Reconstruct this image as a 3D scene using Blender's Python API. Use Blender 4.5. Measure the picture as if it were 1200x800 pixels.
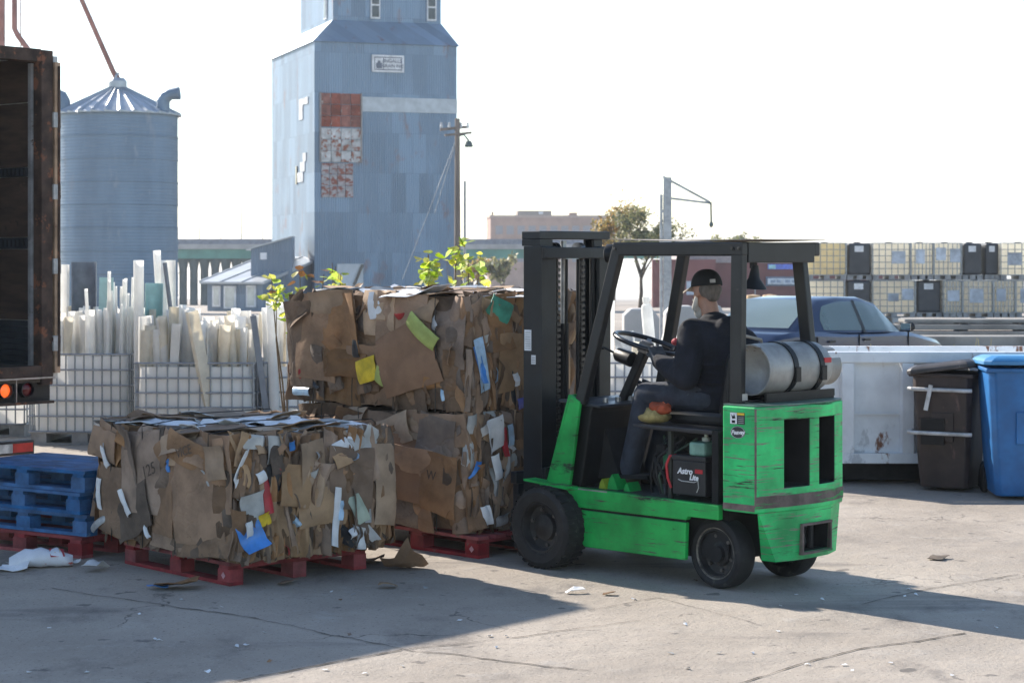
import bpy, bmesh, math, random
from mathutils import Vector, Matrix, Quaternion, noise
R = math.radians
S = bpy.context.scene
for o in list(bpy.data.objects): bpy.data.objects.remove(o)
COL = S.collection

# ------------------------------------------------------------ camera, sky, sun, exposure
CAMH = 2.0; FPX = 2350.0; CX = 600.0; HY = 300.0
cam = bpy.data.cameras.new('camera'); camo = bpy.data.objects.new('camera', cam); COL.objects.link(camo)
camo.location = (0, 0, CAMH); camo.rotation_euler = (R(90), 0, 0)
cam.sensor_width = 36; cam.lens = 36*FPX/1200; cam.shift_y = -(400-HY)/1200
cam.clip_start = .1; cam.clip_end = 6000
cam.dof.use_dof = True; cam.dof.focus_distance = 12.2; cam.dof.aperture_fstop = 7.0
S.camera = camo
SUNV = Vector((-1.12, 1.18, 1.0)).normalized()          # towards the sun: behind the yard, to the left
EL = math.asin(SUNV.z); AZ = math.atan2(SUNV.x, SUNV.y)
W = bpy.data.worlds.new('World'); S.world = W; W.use_nodes = True
wn = W.node_tree.nodes; wl = W.node_tree.links
sky = wn.new('ShaderNodeTexSky'); sky.sky_type = 'NISHITA'; sky.sun_disc = False
sky.sun_elevation = EL; sky.sun_rotation = AZ; sky.air_density = 1.0; sky.dust_density = .35; sky.ozone_density = 1.0
wl.new(sky.outputs[0], wn['Background'].inputs[0]); wn['Background'].inputs[1].default_value = .125
sl = bpy.data.lights.new('sun', 'SUN'); so = bpy.data.objects.new('sun', sl); COL.objects.link(so)
sl.energy = 5.0; sl.angle = R(.53); sl.color = (1, .915, .80)
so.rotation_euler = (-SUNV).to_track_quat('-Z', 'Y').to_euler(); so.location = (-20, 20, 30)
S.view_settings.view_transform = 'Standard'; S.view_settings.look = 'None'
S.view_settings.exposure = .95; S.view_settings.gamma = 1
S.view_settings.use_curve_mapping = False
S.render.engine = 'CYCLES'
S.cycles.max_bounces = 7; S.cycles.diffuse_bounces = 4; S.cycles.glossy_bounces = 3; S.cycles.transmission_bounces = 4; S.cycles.transparent_max_bounces = 6

# ------------------------------------------------------------ helpers
def gp(px, py, z=0.0):
    """a point on the level z seen at that place of the photograph (used once, to survey where things stand)"""
    t = (z-CAMH)/((HY-py)/FPX); return Vector(((px-CX)/FPX*t, t, z))
def at(px, py, d): return Vector(((px-CX)/FPX*d, d, CAMH+(HY-py)/FPX*d))
def tag(o, label=None, cat=None, group=None, kind=None):
    if label: o['label'] = label
    if cat: o['category'] = cat
    if group: o['group'] = group
    if kind: o['kind'] = kind
    return o
def empty(name, loc=(0, 0, 0), rz=0.0, parent=None):
    o = bpy.data.objects.new(name, None); COL.objects.link(o); o.location = loc; o.rotation_euler = (0, 0, rz)
    o.empty_display_size = .1
    if parent: o.parent = parent
    return o
def inst(name, me, parent=None, loc=(0, 0, 0), rot=(0, 0, 0), scale=None, mat=None):
    o = bpy.data.objects.new(name, me); COL.objects.link(o)
    if parent: o.parent = parent
    o.location = loc; o.rotation_euler = rot
    if scale: o.scale = scale
    return o
def copy_tree(o, parent=None):
    c = o.copy(); COL.objects.link(c); c.parent = parent
    for ch in o.children: copy_tree(ch, c)
    return c
class MB:
    def __init__(s): s.v = []; s.f = []; s.mi = []
    def add(s, vs, fs, m=0):
        b = len(s.v); s.v += [tuple(v) for v in vs]
        s.f += [tuple(b+i for i in f) for f in fs]; s.mi += [m]*len(fs); return s
    def box(s, c, d, rot=None, m=0):
        vs = []
        for z in (-.5, .5):
            for x, y in ((-.5, -.5), (.5, -.5), (.5, .5), (-.5, .5)):
                p = Vector((x*d[0], y*d[1], z*d[2]))
                if rot is not None: p = rot @ p
                vs.append(p+Vector(c))
        return s.add(vs, [(3, 2, 1, 0), (4, 5, 6, 7), (0, 1, 5, 4), (1, 2, 6, 5), (2, 3, 7, 6), (3, 0, 4, 7)], m)
    def bx(s, x0, x1, y0, y1, z0, z1, m=0):
        return s.box(((x0+x1)/2, (y0+y1)/2, (z0+z1)/2), (abs(x1-x0), abs(y1-y0), abs(z1-z0)), None, m)
    def prism(s, poly, ax, a, b, m=0):
        n = len(poly)
        def P(q, h): return {'y': (q[0], h, q[1]), 'z': (q[0], q[1], h), 'x': (h, q[0], q[1])}[ax]
        vs = [P(q, a) for q in poly]+[P(q, b) for q in poly]
        fs = [tuple(range(n))[::-1], tuple(range(n, 2*n))]+[(i, (i+1) % n, n+(i+1) % n, n+i) for i in range(n)]
        return s.add(vs, fs, m)
    def tube(s, pts, r, n=8, m=0, caps=True):
        pts = [Vector(p) for p in pts]; k = len(pts); rs = r if isinstance(r, (list, tuple)) else [r]*k
        vs = []; prev = None
        for i, p in enumerate(pts):
            d = (pts[min(i+1, k-1)]-pts[max(i-1, 0)]).normalized()
            if prev is None:
                a = d.orthogonal().normalized()
            else:
                a = (prev-d*prev.dot(d)).normalized()
            prev = a; b = d.cross(a)
            for j in range(n):
                t = 2*math.pi*j/n; vs.append(p+(a*math.cos(t)+b*math.sin(t))*rs[i])
        fs = [(i*n+j, i*n+(j+1) % n, (i+1)*n+(j+1) % n, (i+1)*n+j) for i in range(k-1) for j in range(n)]
        if caps: fs += [tuple(range(n))[::-1], tuple(range((k-1)*n, k*n))]
        return s.add(vs, fs, m)
    def bar(s, p0, p1, w, h, up=(0, 0, 1), m=0):
        p0 = Vector(p0); p1 = Vector(p1); d = (p1-p0); L = d.length; d.normalize()
        u = Vector(up); a = d.cross(u)
        if a.length < 1e-4: a = d.orthogonal()
        a.normalize(); b = a.cross(d)
        rot = Matrix((d, a, b)).transposed()
        return s.box((p0+p1)/2, (L, w, h), rot, m)
    def lathe(s, prof, o=(0, 0, 0), ax=(0, 0, 1), n=24, m=0, closed=False):
        d = Vector(ax).normalized(); a = d.orthogonal().normalized(); b = d.cross(a); o = Vector(o); vs = []
        for r, h in prof:
            for j in range(n):
                t = 2*math.pi*j/n; vs.append(o+d*h+(a*math.cos(t)+b*math.sin(t))*max(r, 1e-4))
        k = len(prof); rng = range(k if closed else k-1)
        fs = [(i*n+j, i*n+(j+1) % n, ((i+1) % k)*n+(j+1) % n, ((i+1) % k)*n+j) for i in rng for j in range(n)]
        return s.add(vs, fs, m)
    def ball(s, c, r, n=12, k=8, m=0):
        r = r if isinstance(r, (tuple, list)) else (r, r, r); c = Vector(c); vs = []
        for i in range(k+1):
            ph = math.pi*i/k
            for j in range(n):
                t = 2*math.pi*j/n
                vs.append(c+Vector((r[0]*math.sin(ph)*math.cos(t), r[1]*math.sin(ph)*math.sin(t), r[2]*math.cos(ph))))
        fs = [(i*n+j, (i+1)*n+j, (i+1)*n+(j+1) % n, i*n+(j+1) % n) for i in range(k) for j in range(n)]
        return s.add(vs, fs, m)
    def mesh(s, name, mats, smooth=False, recalc=True):
        me = bpy.data.meshes.new(name); me.from_pydata(s.v, [], s.f)
        if not isinstance(mats, (list, tuple)): mats = [mats]
        for m in mats: me.materials.append(m)
        if len(mats) > 1: me.polygons.foreach_set('material_index', s.mi)
        bm = bmesh.new(); bm.from_mesh(me)
        bmesh.ops.remove_doubles(bm, verts=bm.verts, dist=1e-5)
        if recalc: bmesh.ops.recalc_face_normals(bm, faces=bm.faces)
        bm.to_mesh(me); bm.free()
        if smooth:
            me.polygons.foreach_set('use_smooth', [True]*len(me.polygons)); me.set_sharp_from_angle(angle=R(smooth if smooth > 1 else 35))
        return me
    def build(s, name, mats, parent=None, smooth=False, bevel=0.0, loc=None, rot=None, recalc=True):
        o = inst(name, s.mesh(name, mats, smooth, recalc), parent)
        if loc is not None: o.location = loc
        if rot is not None: o.rotation_euler = rot
        if bevel:
            b = o.modifiers.new('bevel', 'BEVEL'); b.width = bevel; b.segments = 2; b.limit_method = 'ANGLE'; b.angle_limit = R(40)
        return o
def freeze(o):
    """bake an object's modifiers into its mesh"""
    dg = bpy.context.evaluated_depsgraph_get(); me = bpy.data.meshes.new_from_object(o.evaluated_get(dg))
    o.modifiers.clear(); o.data = me; return o
def cut(o, cutters):
    for c in cutters: c.parent = o.parent
    for c in cutters:
        m = o.modifiers.new('cut', 'BOOLEAN'); m.object = c; m.operation = 'DIFFERENCE'; m.solver = 'EXACT'
    bpy.context.view_layer.update(); freeze(o)
    for c in cutters: bpy.data.objects.remove(c)
    return o
def lettering(text, size, mat, parent, M, name='lettering', shear=0.0, bold=0.0, align='CENTER', thick=.001):
    """flat print: the text's own +X runs along the reading direction, +Z out of the surface"""
    cu = bpy.data.curves.new(name, 'FONT'); cu.body = text; cu.size = size; cu.shear = shear; cu.offset = bold
    cu.align_x = align; cu.align_y = 'CENTER'; cu.extrude = thick; cu.resolution_u = 3
    t = bpy.data.objects.new(name, cu); COL.objects.link(t); bpy.context.view_layer.update()
    dg = bpy.context.evaluated_depsgraph_get(); me = bpy.data.meshes.new_from_object(t.evaluated_get(dg))
    bpy.data.objects.remove(t); me.materials.clear(); me.materials.append(mat)
    o = inst(name, me, parent); o.matrix_local = M; return o
def frame(o, u, v):
    u = Vector(u).normalized(); v = Vector(v); n = u.cross(v).normalized(); v = n.cross(u)
    return Matrix(((u.x, v.x, n.x, o[0]), (u.y, v.y, n.y, o[1]), (u.z, v.z, n.z, o[2]), (0, 0, 0, 1)))

# ------------------------------------------------------------ materials
MATS = {}
def pm(name, col, rough=.6, metal=0.0, var=.15, vs=4.0, bump=0.0, bs=40.0, spots=None, spots2=None, rnd=0.0, stretch=(1, 1, 1),
       trans=0.0, alpha=1.0, crease=0.0, wave=None, spec=.5, emit=None, coat=0.0, transl=0.0):
    """general procedural surface: base colour with mottling, worn-through spots (colour, scale, threshold, stretch), fine relief"""
    if name in MATS: return MATS[name]
    m = bpy.data.materials.new(name); MATS[name] = m; m.use_nodes = True
    nt = m.node_tree; N = nt.nodes; L = nt.links; B = N['Principled BSDF']
    tc = N.new('ShaderNodeTexCoord'); oi = N.new('ShaderNodeObjectInfo')
    add = N.new('ShaderNodeVectorMath'); add.operation = 'ADD'
    sc = N.new('ShaderNodeVectorMath'); sc.operation = 'SCALE'; sc.inputs[3].default_value = 37.0 if rnd else 0.0
    cmb = N.new('ShaderNodeCombineXYZ'); L.new(oi.outputs['Random'], cmb.inputs[0]); L.new(oi.outputs['Random'], cmb.inputs[1])
    L.new(cmb.outputs[0], sc.inputs[0]); L.new(tc.outputs['Object'], add.inputs[0]); L.new(sc.outputs[0], add.inputs[1])
    def noisetex(scale, det=6, stretch=(1, 1, 1), rgh=.6):
        mp = N.new('ShaderNodeMapping'); mp.inputs['Scale'].default_value = stretch; L.new(add.outputs[0], mp.inputs[0])
        n = N.new('ShaderNodeTexNoise'); n.inputs['Scale'].default_value = scale; n.inputs['Detail'].default_value = det
        n.inputs['Roughness'].default_value = rgh; L.new(mp.outputs[0], n.inputs[0]); return n
    def mix(a, b, fac, mode='MIX'):
        x = N.new('ShaderNodeMix'); x.data_type = 'RGBA'; x.blend_type = mode
        for sk, val in ((x.inputs[0], fac), (x.inputs[6], a), (x.inputs[7], b)):
            if hasattr(val, 'is_linked'): L.new(val, sk)
            elif isinstance(val, (int, float)): sk.default_value = val
            else: sk.default_value = (*val, 1)
        return x.outputs[2]
    def ramp(src, a, b):
        r = N.new('ShaderNodeMapRange'); r.inputs[1].default_value = a; r.inputs[2].default_value = b; r.interpolation_type = 'SMOOTHSTEP'
        L.new(src, r.inputs[0]); return r.outputs[0]
    n1 = noisetex(vs, 8, stretch)
    dark = tuple(c*(1-var*1.6) for c in col); lite = tuple(min(1, c*(1+var)) for c in col)
    c = mix(dark, lite, ramp(n1.outputs[0], .3, .7))
    if rnd:
        hs = N.new('ShaderNodeHueSaturation'); L.new(c, hs.inputs['Color'])
        r2 = N.new('ShaderNodeMapRange'); r2.inputs[3].default_value = 1-rnd; r2.inputs[4].default_value = 1+rnd; L.new(oi.outputs['Random'], r2.inputs[0]); L.new(r2.outputs[0], hs.inputs['Value'])
        wn_ = N.new('ShaderNodeTexWhiteNoise'); wn_.noise_dimensions = '1D'; L.new(oi.outputs['Random'], wn_.inputs['W'])
        r3 = N.new('ShaderNodeMapRange'); r3.inputs[3].default_value = 1-rnd*.9; r3.inputs[4].default_value = 1+rnd*.6; L.new(wn_.outputs[0], r3.inputs[0]); L.new(r3.outputs[0], hs.inputs['Saturation'])
        c = hs.outputs[0]
    rg = None
    for sp in (spots, spots2):
        if sp:
            scol, sscale, thr, sst = sp
            n2 = noisetex(sscale, 10, sst, .7); fac = ramp(n2.outputs[0], thr, thr+.06); c = mix(c, scol, fac)
            rr = N.new('ShaderNodeMapRange'); rr.inputs[3].default_value = rough; rr.inputs[4].default_value = .85; L.new(fac, rr.inputs[0]); rg = rr.outputs[0]
    L.new(c, B.inputs['Base Color'])
    B.inputs['Metallic'].default_value = metal; B.inputs['Roughness'].default_value = rough
    if rg is not None: L.new(rg, B.inputs['Roughness'])
    B.inputs['Specular IOR Level'].default_value = spec; B.inputs['Alpha'].default_value = alpha
    B.inputs['Transmission Weight'].default_value = trans; B.inputs['Coat Weight'].default_value = coat
    if emit: B.inputs['Emission Color'].default_value = (*emit[0], 1); B.inputs['Emission Strength'].default_value = emit[1]
    h = None
    if bump:
        n3 = noisetex(bs, 6); h = n3.outputs[0]
        bp = N.new('ShaderNodeBump'); bp.inputs['Strength'].default_value = min(1, bump); bp.inputs['Distance'].default_value = .01; L.new(h, bp.inputs['Height']); L.new(bp.outputs[0], B.inputs['Normal'])
    if crease:                                  # crumple lines pressed into board
        vo = N.new('ShaderNodeTexVoronoi'); vo.feature = 'DISTANCE_TO_EDGE'; vo.inputs['Scale'].default_value = crease
        wp = N.new('ShaderNodeVectorMath'); wp.operation = 'ADD'; nn = noisetex(5, 4); ns = N.new('ShaderNodeVectorMath'); ns.operation = 'SCALE'; ns.inputs[3].default_value = .25
        L.new(nn.outputs[1], ns.inputs[0]); L.new(add.outputs[0], wp.inputs[0]); L.new(ns.outputs[0], wp.inputs[1]); L.new(wp.outputs[0], vo.inputs[0])
        b4 = N.new('ShaderNodeBump'); b4.inputs['Distance'].default_value = .012; b4.inputs['Strength'].default_value = .35; L.new(ramp(vo.outputs['Distance'], 0, .04), b4.inputs['Height'])
        if bump: L.new(bp.outputs[0], b4.inputs['Normal'])
        L.new(b4.outputs[0], B.inputs['Normal'])
    if wave:                                    # (axis, scale, distance): pressed ribs of sheet metal
        wv = N.new('ShaderNodeTexWave'); wv.wave_type = 'BANDS'; wv.bands_direction = wave[0]; wv.wave_profile = 'SIN'
        wv.inputs['Scale'].default_value = wave[1]; wv.inputs['Distortion'].default_value = 0; L.new(tc.outputs['Object'], wv.inputs[0])
        b2 = N.new('ShaderNodeBump'); b2.inputs['Distance'].default_value = wave[2]; L.new(wv.outputs['Fac'], b2.inputs['Height'])
        if bump: L.new(bp.outputs[0], b2.inputs['Normal'])
        L.new(b2.outputs[0], B.inputs['Normal'])
    if transl:
        tr = N.new('ShaderNodeBsdfTranslucent'); L.new(c, tr.inputs[0]); mx = N.new('ShaderNodeMixShader'); mx.inputs[0].default_value = transl
        L.new(B.outputs[0], mx.inputs[1]); L.new(tr.outputs[0], mx.inputs[2]); L.new(mx.outputs[0], N['Material Output'].inputs[0])
    return m
RUST = (.16, .06, .03)
cb = pm('cardboard', (.265, .162, .097), .85, 0, .2, 5, .75, 13, rnd=.4, crease=2.2, spots=((.15, .098, .064), 3.0, .62, (1, 1, 1)))
cbd = pm('cardboard_dirty', (.15, .098, .064), .9, 0, .25, 5, .85, 12, rnd=.4, crease=3.0, spots=((.12, .085, .06), 4.0, .58, (1, 1, 1)))
cbk = pm('cardboard_core', (.12, .08, .055), .95, 0, .3, 6, .5, 15)  # darker than the sheets: shade of the deep gaps put into the colour
paperw = pm('paper_white', (.72, .73, .75), .7, 0, .1, 8, .2, 20, rnd=.12)
paperg = pm('paper_grey', (.42, .42, .41), .75, 0, .15, 8, .2, 20, rnd=.2)
blackm = pm('black_paint', (.009, .010, .012), .45, 0, .3, 6, .06, 60, spots=((.05, .042, .036), 14, .66, (1, 1, 1)), spec=.35)
blackf = pm('black_cloth', (.008, .009, .013), .95, 0, .25, 8, .3, 60)
rubber = pm('rubber', (.016, .016, .017), .8, 0, .3, 9, .2, 50, spots=((.06, .056, .05), 9, .6, (1, 1, 1)))
steel = pm('bare_steel', (.42, .42, .43), .42, .85, .2, 9, .08, 60)
galv = pm('galvanised', (.36, .38, .41), .45, .6, .15, 6, .05, 30)
# ------------------------------------------------------------ ground
def ground_material():
    m = bpy.data.materials.new('worn_concrete'); m.use_nodes = True; nt = m.node_tree; N = nt.nodes; L = nt.links; B = N['Principled BSDF']
    tc = N.new('ShaderNodeTexCoord')
    def nz(s, d=8, r=.6, st=(1, 1, 1)):
        mp = N.new('ShaderNodeMapping'); mp.inputs['Scale'].default_value = st; L.new(tc.outputs['Object'], mp.inputs[0])
        n = N.new('ShaderNodeTexNoise'); n.inputs['Scale'].default_value = s; n.inputs['Detail'].default_value = d; n.inputs['Roughness'].default_value = r; L.new(mp.outputs[0], n.inputs[0]); return n.outputs[0]
    def rp(src, a, b, c=0., d=1.):
        r = N.new('ShaderNodeMapRange'); r.interpolation_type = 'SMOOTHSTEP'; L.new(src, r.inputs[0])
        for i, v in enumerate((a, b, c, d)): r.inputs[i+1].default_value = v
        return r.outputs[0]
    def mix(a, b, f, mode='MIX'):
        x = N.new('ShaderNodeMix'); x.data_type = 'RGBA'; x.blend_type = mode
        for sk, v in ((x.inputs[0], f), (x.inputs[6], a), (x.inputs[7], b)):
            if hasattr(v, 'is_linked'): L.new(v, sk)
            elif isinstance(v, (int, float)): sk.default_value = v
            else: sk.default_value = (*v, 1)
        return x.outputs[2]
    c = mix((.30, .26, .22), (.43, .378, .325), rp(nz(.45, 8, .65), .3, .7))
    c = mix(c, (.14, .125, .115), rp(nz(1.3, 10, .7, (1, .5, 1)), .52, .70, 0, .7))         # oil and tyre dirt
    c = mix(c, (.44, .405, .37), rp(nz(2.2, 9, .7), .56, .72, 0, .65))                    # dusty patches
    c = mix(c, (.1, .09, .085), rp(nz(46, 3, .5), .6, .72, 0, .75))                     # dark aggregate
    c = mix(c, (.46, .42, .38), rp(nz(60, 2, .5), .62, .72, 0, .7))                    # pale aggregate
    c = mix(c, (.115, .105, .1), rp(nz(.75, 6, .55, (.35, 1.6, 1)), .585, .67, 0, .5))                 # long tyre smears
    c = mix(c, (.10, .092, .088), rp(nz(5.5, 5, .5), .66, .70, 0, .7))                               # oil drips
    vo = N.new('ShaderNodeTexVoronoi'); vo.feature = 'DISTANCE_TO_EDGE'; vo.inputs['Scale'].default_value = .55
    wp = N.new('ShaderNodeVectorMath'); wp.operation = 'ADD'; n3 = N.new('ShaderNodeTexNoise'); n3.inputs['Scale'].default_value = 2.2; n3.inputs['Detail'].default_value = 9
    L.new(tc.outputs['Object'], n3.inputs[0]); L.new(tc.outputs['Object'], wp.inputs[0]); L.new(n3.outputs[1], wp.inputs[1]); L.new(wp.outputs[0], vo.inputs[0])
    ck = N.new('ShaderNodeMath'); ck.operation = 'MULTIPLY'; L.new(rp(vo.outputs['Distance'], .001, .007, 1, 0), ck.inputs[0]); L.new(rp(nz(.35, 4), .5, .62), ck.inputs[1])
    c = mix(c, (.09, .08, .07), ck.outputs[0])
    L.new(c, B.inputs['Base Color']); L.new(rp(nz(3, 6), .3, .7, .7, .95), B.inputs['Roughness']); B.inputs['Specular IOR Level'].default_value = .35
    bp = N.new('ShaderNodeBump'); bp.inputs['Distance'].default_value = .012; bp.inputs['Strength'].default_value = .8; L.new(nz(38, 8, .75), bp.inputs['Height'])
    b2 = N.new('ShaderNodeBump'); b2.inputs['Distance'].default_value = .05; b2.inputs['Strength'].default_value = .6; L.new(nz(2.2, 5, .6), b2.inputs['Height']); L.new(bp.outputs[0], b2.inputs['Normal'])
    L.new(b2.outputs[0], B.inputs['Normal']); return m
GM = ground_material()
def BZ(d): return -max(0.0, d-62.0)*.021            # beyond the yard the land falls away gently
g = MB().add([(-300, -60, 0), (300, -60, 0), (300, 62, 0), (-300, 62, 0), (3000, -60, 0), (3000, 62, 0), (-3000, -60, 0), (-3000, 62, 0), (3000, 4500, BZ(4500)), (-3000, 4500, BZ(4500))], [(0, 1, 2, 3), (1, 4, 5, 2), (6, 0, 3, 7), (3, 2, 5, 8, 9, 7)]).build('ground', GM); tag(g, kind='structure')
crackm = pm('crack_dirt', (.07, .062, .055), .95, 0, .3, 20)
rc = random.Random(4)
def crack(pix, w):
    pts = [gp(*p) for p in pix]; out = []
    for a, b in zip(pts[:-1], pts[1:]):
        n = max(3, int((b-a).length/.06))
        for i in range(n): out.append(a.lerp(b, i/n))
    vs = []
    off = 0
    for i, p in enumerate(out):
        off = off*.85+rc.uniform(-.016, .016); ww = w*rc.uniform(.35, 1.5)
        vs += [(p.x+off*.3, p.y+off+ww, .0045), (p.x+off*.3, p.y+off-ww, .0045)]
    fs = [(2*i, 2*i+1, 2*i+3, 2*i+2) for i in range(len(out)-1)]
    MB().add(vs, fs).build('pavement_crack', crackm, g)
crack([(250, 803), (360, 782), (480, 761)], .009)
crack([(60, 690), (300, 724), (400, 745), (480, 760), (600, 777), (700, 790)], .006)
crack([(860, 803), (930, 782), (1010, 760), (1075, 752), (1140, 741)], .008)
crack([(690, 715), (770, 700), (900, 735)], .004)
crack([(1010, 708), (1090, 690), (1200, 672)], .005)
crack([(480, 760), (560, 752), (760, 726)], .004)

# ------------------------------------------------------------ grain elevator tower
def siding(name, col, rust=.575):
    """galvanised sheet siding: staggered sheets of differing tone, ribs, rust blooms and streaks"""
    m = bpy.data.materials.new(name); m.use_nodes = True; nt = m.node_tree; N = nt.nodes; L = nt.links; B = N['Principled BSDF']
    tc = N.new('ShaderNodeTexCoord')
    sep = N.new('ShaderNodeSeparateXYZ'); L.new(tc.outputs['Object'], sep.inputs[0])
    s2 = N.new('ShaderNodeMath'); s2.operation = 'ADD'; L.new(sep.outputs[0], s2.inputs[0]); L.new(sep.outputs[1], s2.inputs[1])
    cb_ = N.new('ShaderNodeCombineXYZ'); L.new(s2.outputs[0], cb_.inputs[0]); L.new(sep.outputs[2], cb_.inputs[1])
    br = N.new('ShaderNodeTexBrick'); br.inputs['Scale'].default_value = 1; br.inputs['Brick Width'].default_value = .8; br.inputs['Row Height'].default_value = 2.2
    br.inputs['Mortar Size'].default_value = .02; br.inputs['Mortar Smooth'].default_value = .6; br.inputs['Bias'].default_value = 0
    br.inputs['Color1'].default_value = (*[c*.80 for c in col], 1); br.inputs['Color2'].default_value = (*[c*1.16 for c in col], 1); br.inputs['Mortar'].default_value = (*[c*.8 for c in col], 1)
    L.new(cb_.outputs[0], br.inputs[0])
    def nz(s, st=(1, 1, 1)):
        mp = N.new('ShaderNodeMapping'); mp.inputs['Scale'].default_value = st; L.new(tc.outputs['Object'], mp.inputs[0])
        n = N.new('ShaderNodeTexNoise'); n.inputs['Scale'].default_value = s; n.inputs['Detail'].default_value = 9; n.inputs['Roughness'].default_value = .65; L.new(mp.outputs[0], n.inputs[0]); return n.outputs[0]
    def rp(src, a, b, d=1.):
        r = N.new('ShaderNodeMapRange'); r.interpolation_type = 'SMOOTHSTEP'; L.new(src, r.inputs[0]); r.inputs[1].default_value = a; r.inputs[2].default_value = b; r.inputs[4].default_value = d; return r.outputs[0]
    def mix(a, b, f):
        x = N.new('ShaderNodeMix'); x.data_type = 'RGBA'; L.new(f, x.inputs[0]); L.new(a, x.inputs[6]); x.inputs[7].default_value = (*b, 1); return x.outputs[2]
    c = br.outputs[0]
    c = mix(c, tuple(k*1.35 for k in col), rp(nz(.5, (1, 1, .5)), .5, .75, .6))
    c = mix(c, (.24, .13, .09), rp(nz(1.1, (1, 1, .35)), rust, rust+.14, .7))
    c = mix(c, (.24, .12, .08), rp(nz(.45, (1, 1, .8)), rust+.02, rust+.1, .4))
    L.new(c, B.inputs['Base Color']); B.inputs['Metallic'].default_value = .35; B.inputs['Roughness'].default_value = .5
    wv = N.new('ShaderNodeTexWave'); wv.bands_direction = 'X'; wv.inputs['Scale'].default_value = 2.4; L.new(cb_.outputs[0], wv.inputs[0])
    bp = N.new('ShaderNodeBump'); bp.inputs['Distance'].default_value = .02; L.new(wv.outputs['Fac'], bp.inputs['Height']); L.new(bp.outputs[0], B.inputs['Normal']); return m
sid = siding('tower_siding', (.19, .27, .37)); sid2 = siding('roof_sheeting', (.26, .34, .43), .58)  # blue of the sky reflected in bare metal, put into the base colours
wht = pm('white_paint', (.74, .75, .77), .6, 0, .12, 3, .1, 20, spots=((.5, .5, .5), 5, .6, (1, 1, 1)))
dkglass = pm('dark_glass', (.05, .06, .07), .12, 0, .2, 3)
TD = 110.0; TA = R(19)
k = TD/FPX
tc0 = at(368.5, 300, TD); TW = 166/FPX*TD/math.cos(TA)*.995; TL = 11.0
tower = empty('grain_elevator', (tc0.x, tc0.y, 0), TA)
tag(tower, 'tall blue-grey sheet-metal grain elevator tower with rust-red patches', 'grain elevator')
EV = CAMH+(300-47.6)*k; ZT = CAMH+(300-21)*k
MB().bx(0, TW, 0, TL, BZ(TD)-.5, EV).build('wall', sid, tower)
ins = TW*.10
rf = MB(); a = [(-.12, -.12, EV-.05), (TW+.12, -.12, EV-.05), (TW+.12, TL+.12, EV-.05), (-.12, TL+.12, EV-.05)]
cu0, cu1, cv0, cv1 = 1.4, TW-.45, 1.5, TL-1.5; ZT = EV+1.35
b = [(cu0, cv0, ZT), (cu1, cv0, ZT), (cu1, cv1, ZT), (cu0, cv1, ZT)]
rf.add(a+b, [(0, 1, 5, 4), (1, 2, 6, 5), (2, 3, 7, 6), (3, 0, 4, 7), (4, 5, 6, 7), (0, 3, 2, 1)])
roof = rf.build('roof', sid2, tower)
cup = MB().bx(cu0+.02, cu1-.02, cv0+.02, cv1-.02, ZT-.05, ZT+6).build('cupola', sid, tower)
MB().prism([(cu0-.2, ZT+6), (cu1+.2, ZT+6), ((cu0+cu1)/2, ZT+8.2)], 'y', cv0-.2, cv1+.2).build('cupola_roof', sid2, tower)
for x in (cu0+2.45, cu0+5.75):
    for zz in (ZT+.15,):
        MB().bx(x-.28, x+.28, cv0-.06, cv0, zz, zz+1.55).build('window_frame', wht, cup)
        for q in (0, 1): MB().bx(x-.2, x+.2, cv0-.085, cv0-.062, zz+.1+q*.72, zz+.72+q*.72).build('pane', dkglass, cup)
MB().bx(cu0-.06, cu0, cv0+1.3, cv0+1.9, ZT+.2, ZT+1.6).build('window_frame', wht, cup)
MB().bx(cu0-.08, cu0-.062, cv0+1.38, cv0+1.82, ZT+.3, ZT+1.5).build('pane', dkglass, cup)
def tz(py): return CAMH+(300-py)*k*1.01
def tx(px): return (px-368.5)*k/math.cos(TA)*1.0
# pale band, sign, rusty cladding plates
pale = pm('pale_sheet', (.46, .5, .54), .5, .3, .1, 2)
MB().bx(tx(421), TW+.01, -.05, -.004, tz(131), tz(114)).build('pale_band', pale, tower)
sg = MB().bx(tx(434), tx(471), -.12, -.02, tz(84.5), tz(64.5)).build('sign_board', wht, tower)
ink = pm('sign_ink', (.13, .15, .2), .7)
sgx0, sgx1, sgz0, sgz1 = tx(434), tx(471), tz(84.5), tz(64.5)
fr_ = MB()
for (x0, x1, z0, z1) in ((sgx0+.12, sgx1-.12, sgz1-.16, sgz1-.11), (sgx0+.12, sgx1-.12, sgz0+.11, sgz0+.16), (sgx0+.12, sgx0+.16, sgz0+.11, sgz1-.11), (sgx1-.16, sgx1-.12, sgz0+.11, sgz1-.11), (sgx0+.62, sgx0+.66, sgz0+.11, sgz1-.11)):
    fr_.bx(x0, x1, -.128, -.122, z0, z1)
fr_.build('border', ink, sg)
em = MB().prism([(sgx0+.22, sgz0+.2), (sgx0+.56, sgz0+.2), (sgx0+.56, sgz0+.5), (sgx0+.48, sgz0+.5), (sgx0+.45, sgz0+.62), (sgx0+.33, sgz0+.62), (sgx0+.3, sgz0+.5), (sgx0+.22, sgz0+.5)], 'y', -.128, -.122).build('emblem', ink, sg)
for i, (t, s_) in enumerate((('INGALLS', .27), ('GRAIN INC', .24))):
    lettering(t, s_, ink, sg, frame(((sgx0+.66+sgx1-.14)/2, -.125, sgz1-.33-i*.28), (1, 0, 0), (0, 0, 1)), bold=.006)
rrp = random.Random(3)
redp = pm('red_rust_plate', (.26, .075, .05), .8, .1, .25, 2.5, .2, 9, rnd=.25, spots=((.42, .4, .38), 3.2, .60, (1, 1, 1)))
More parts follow.
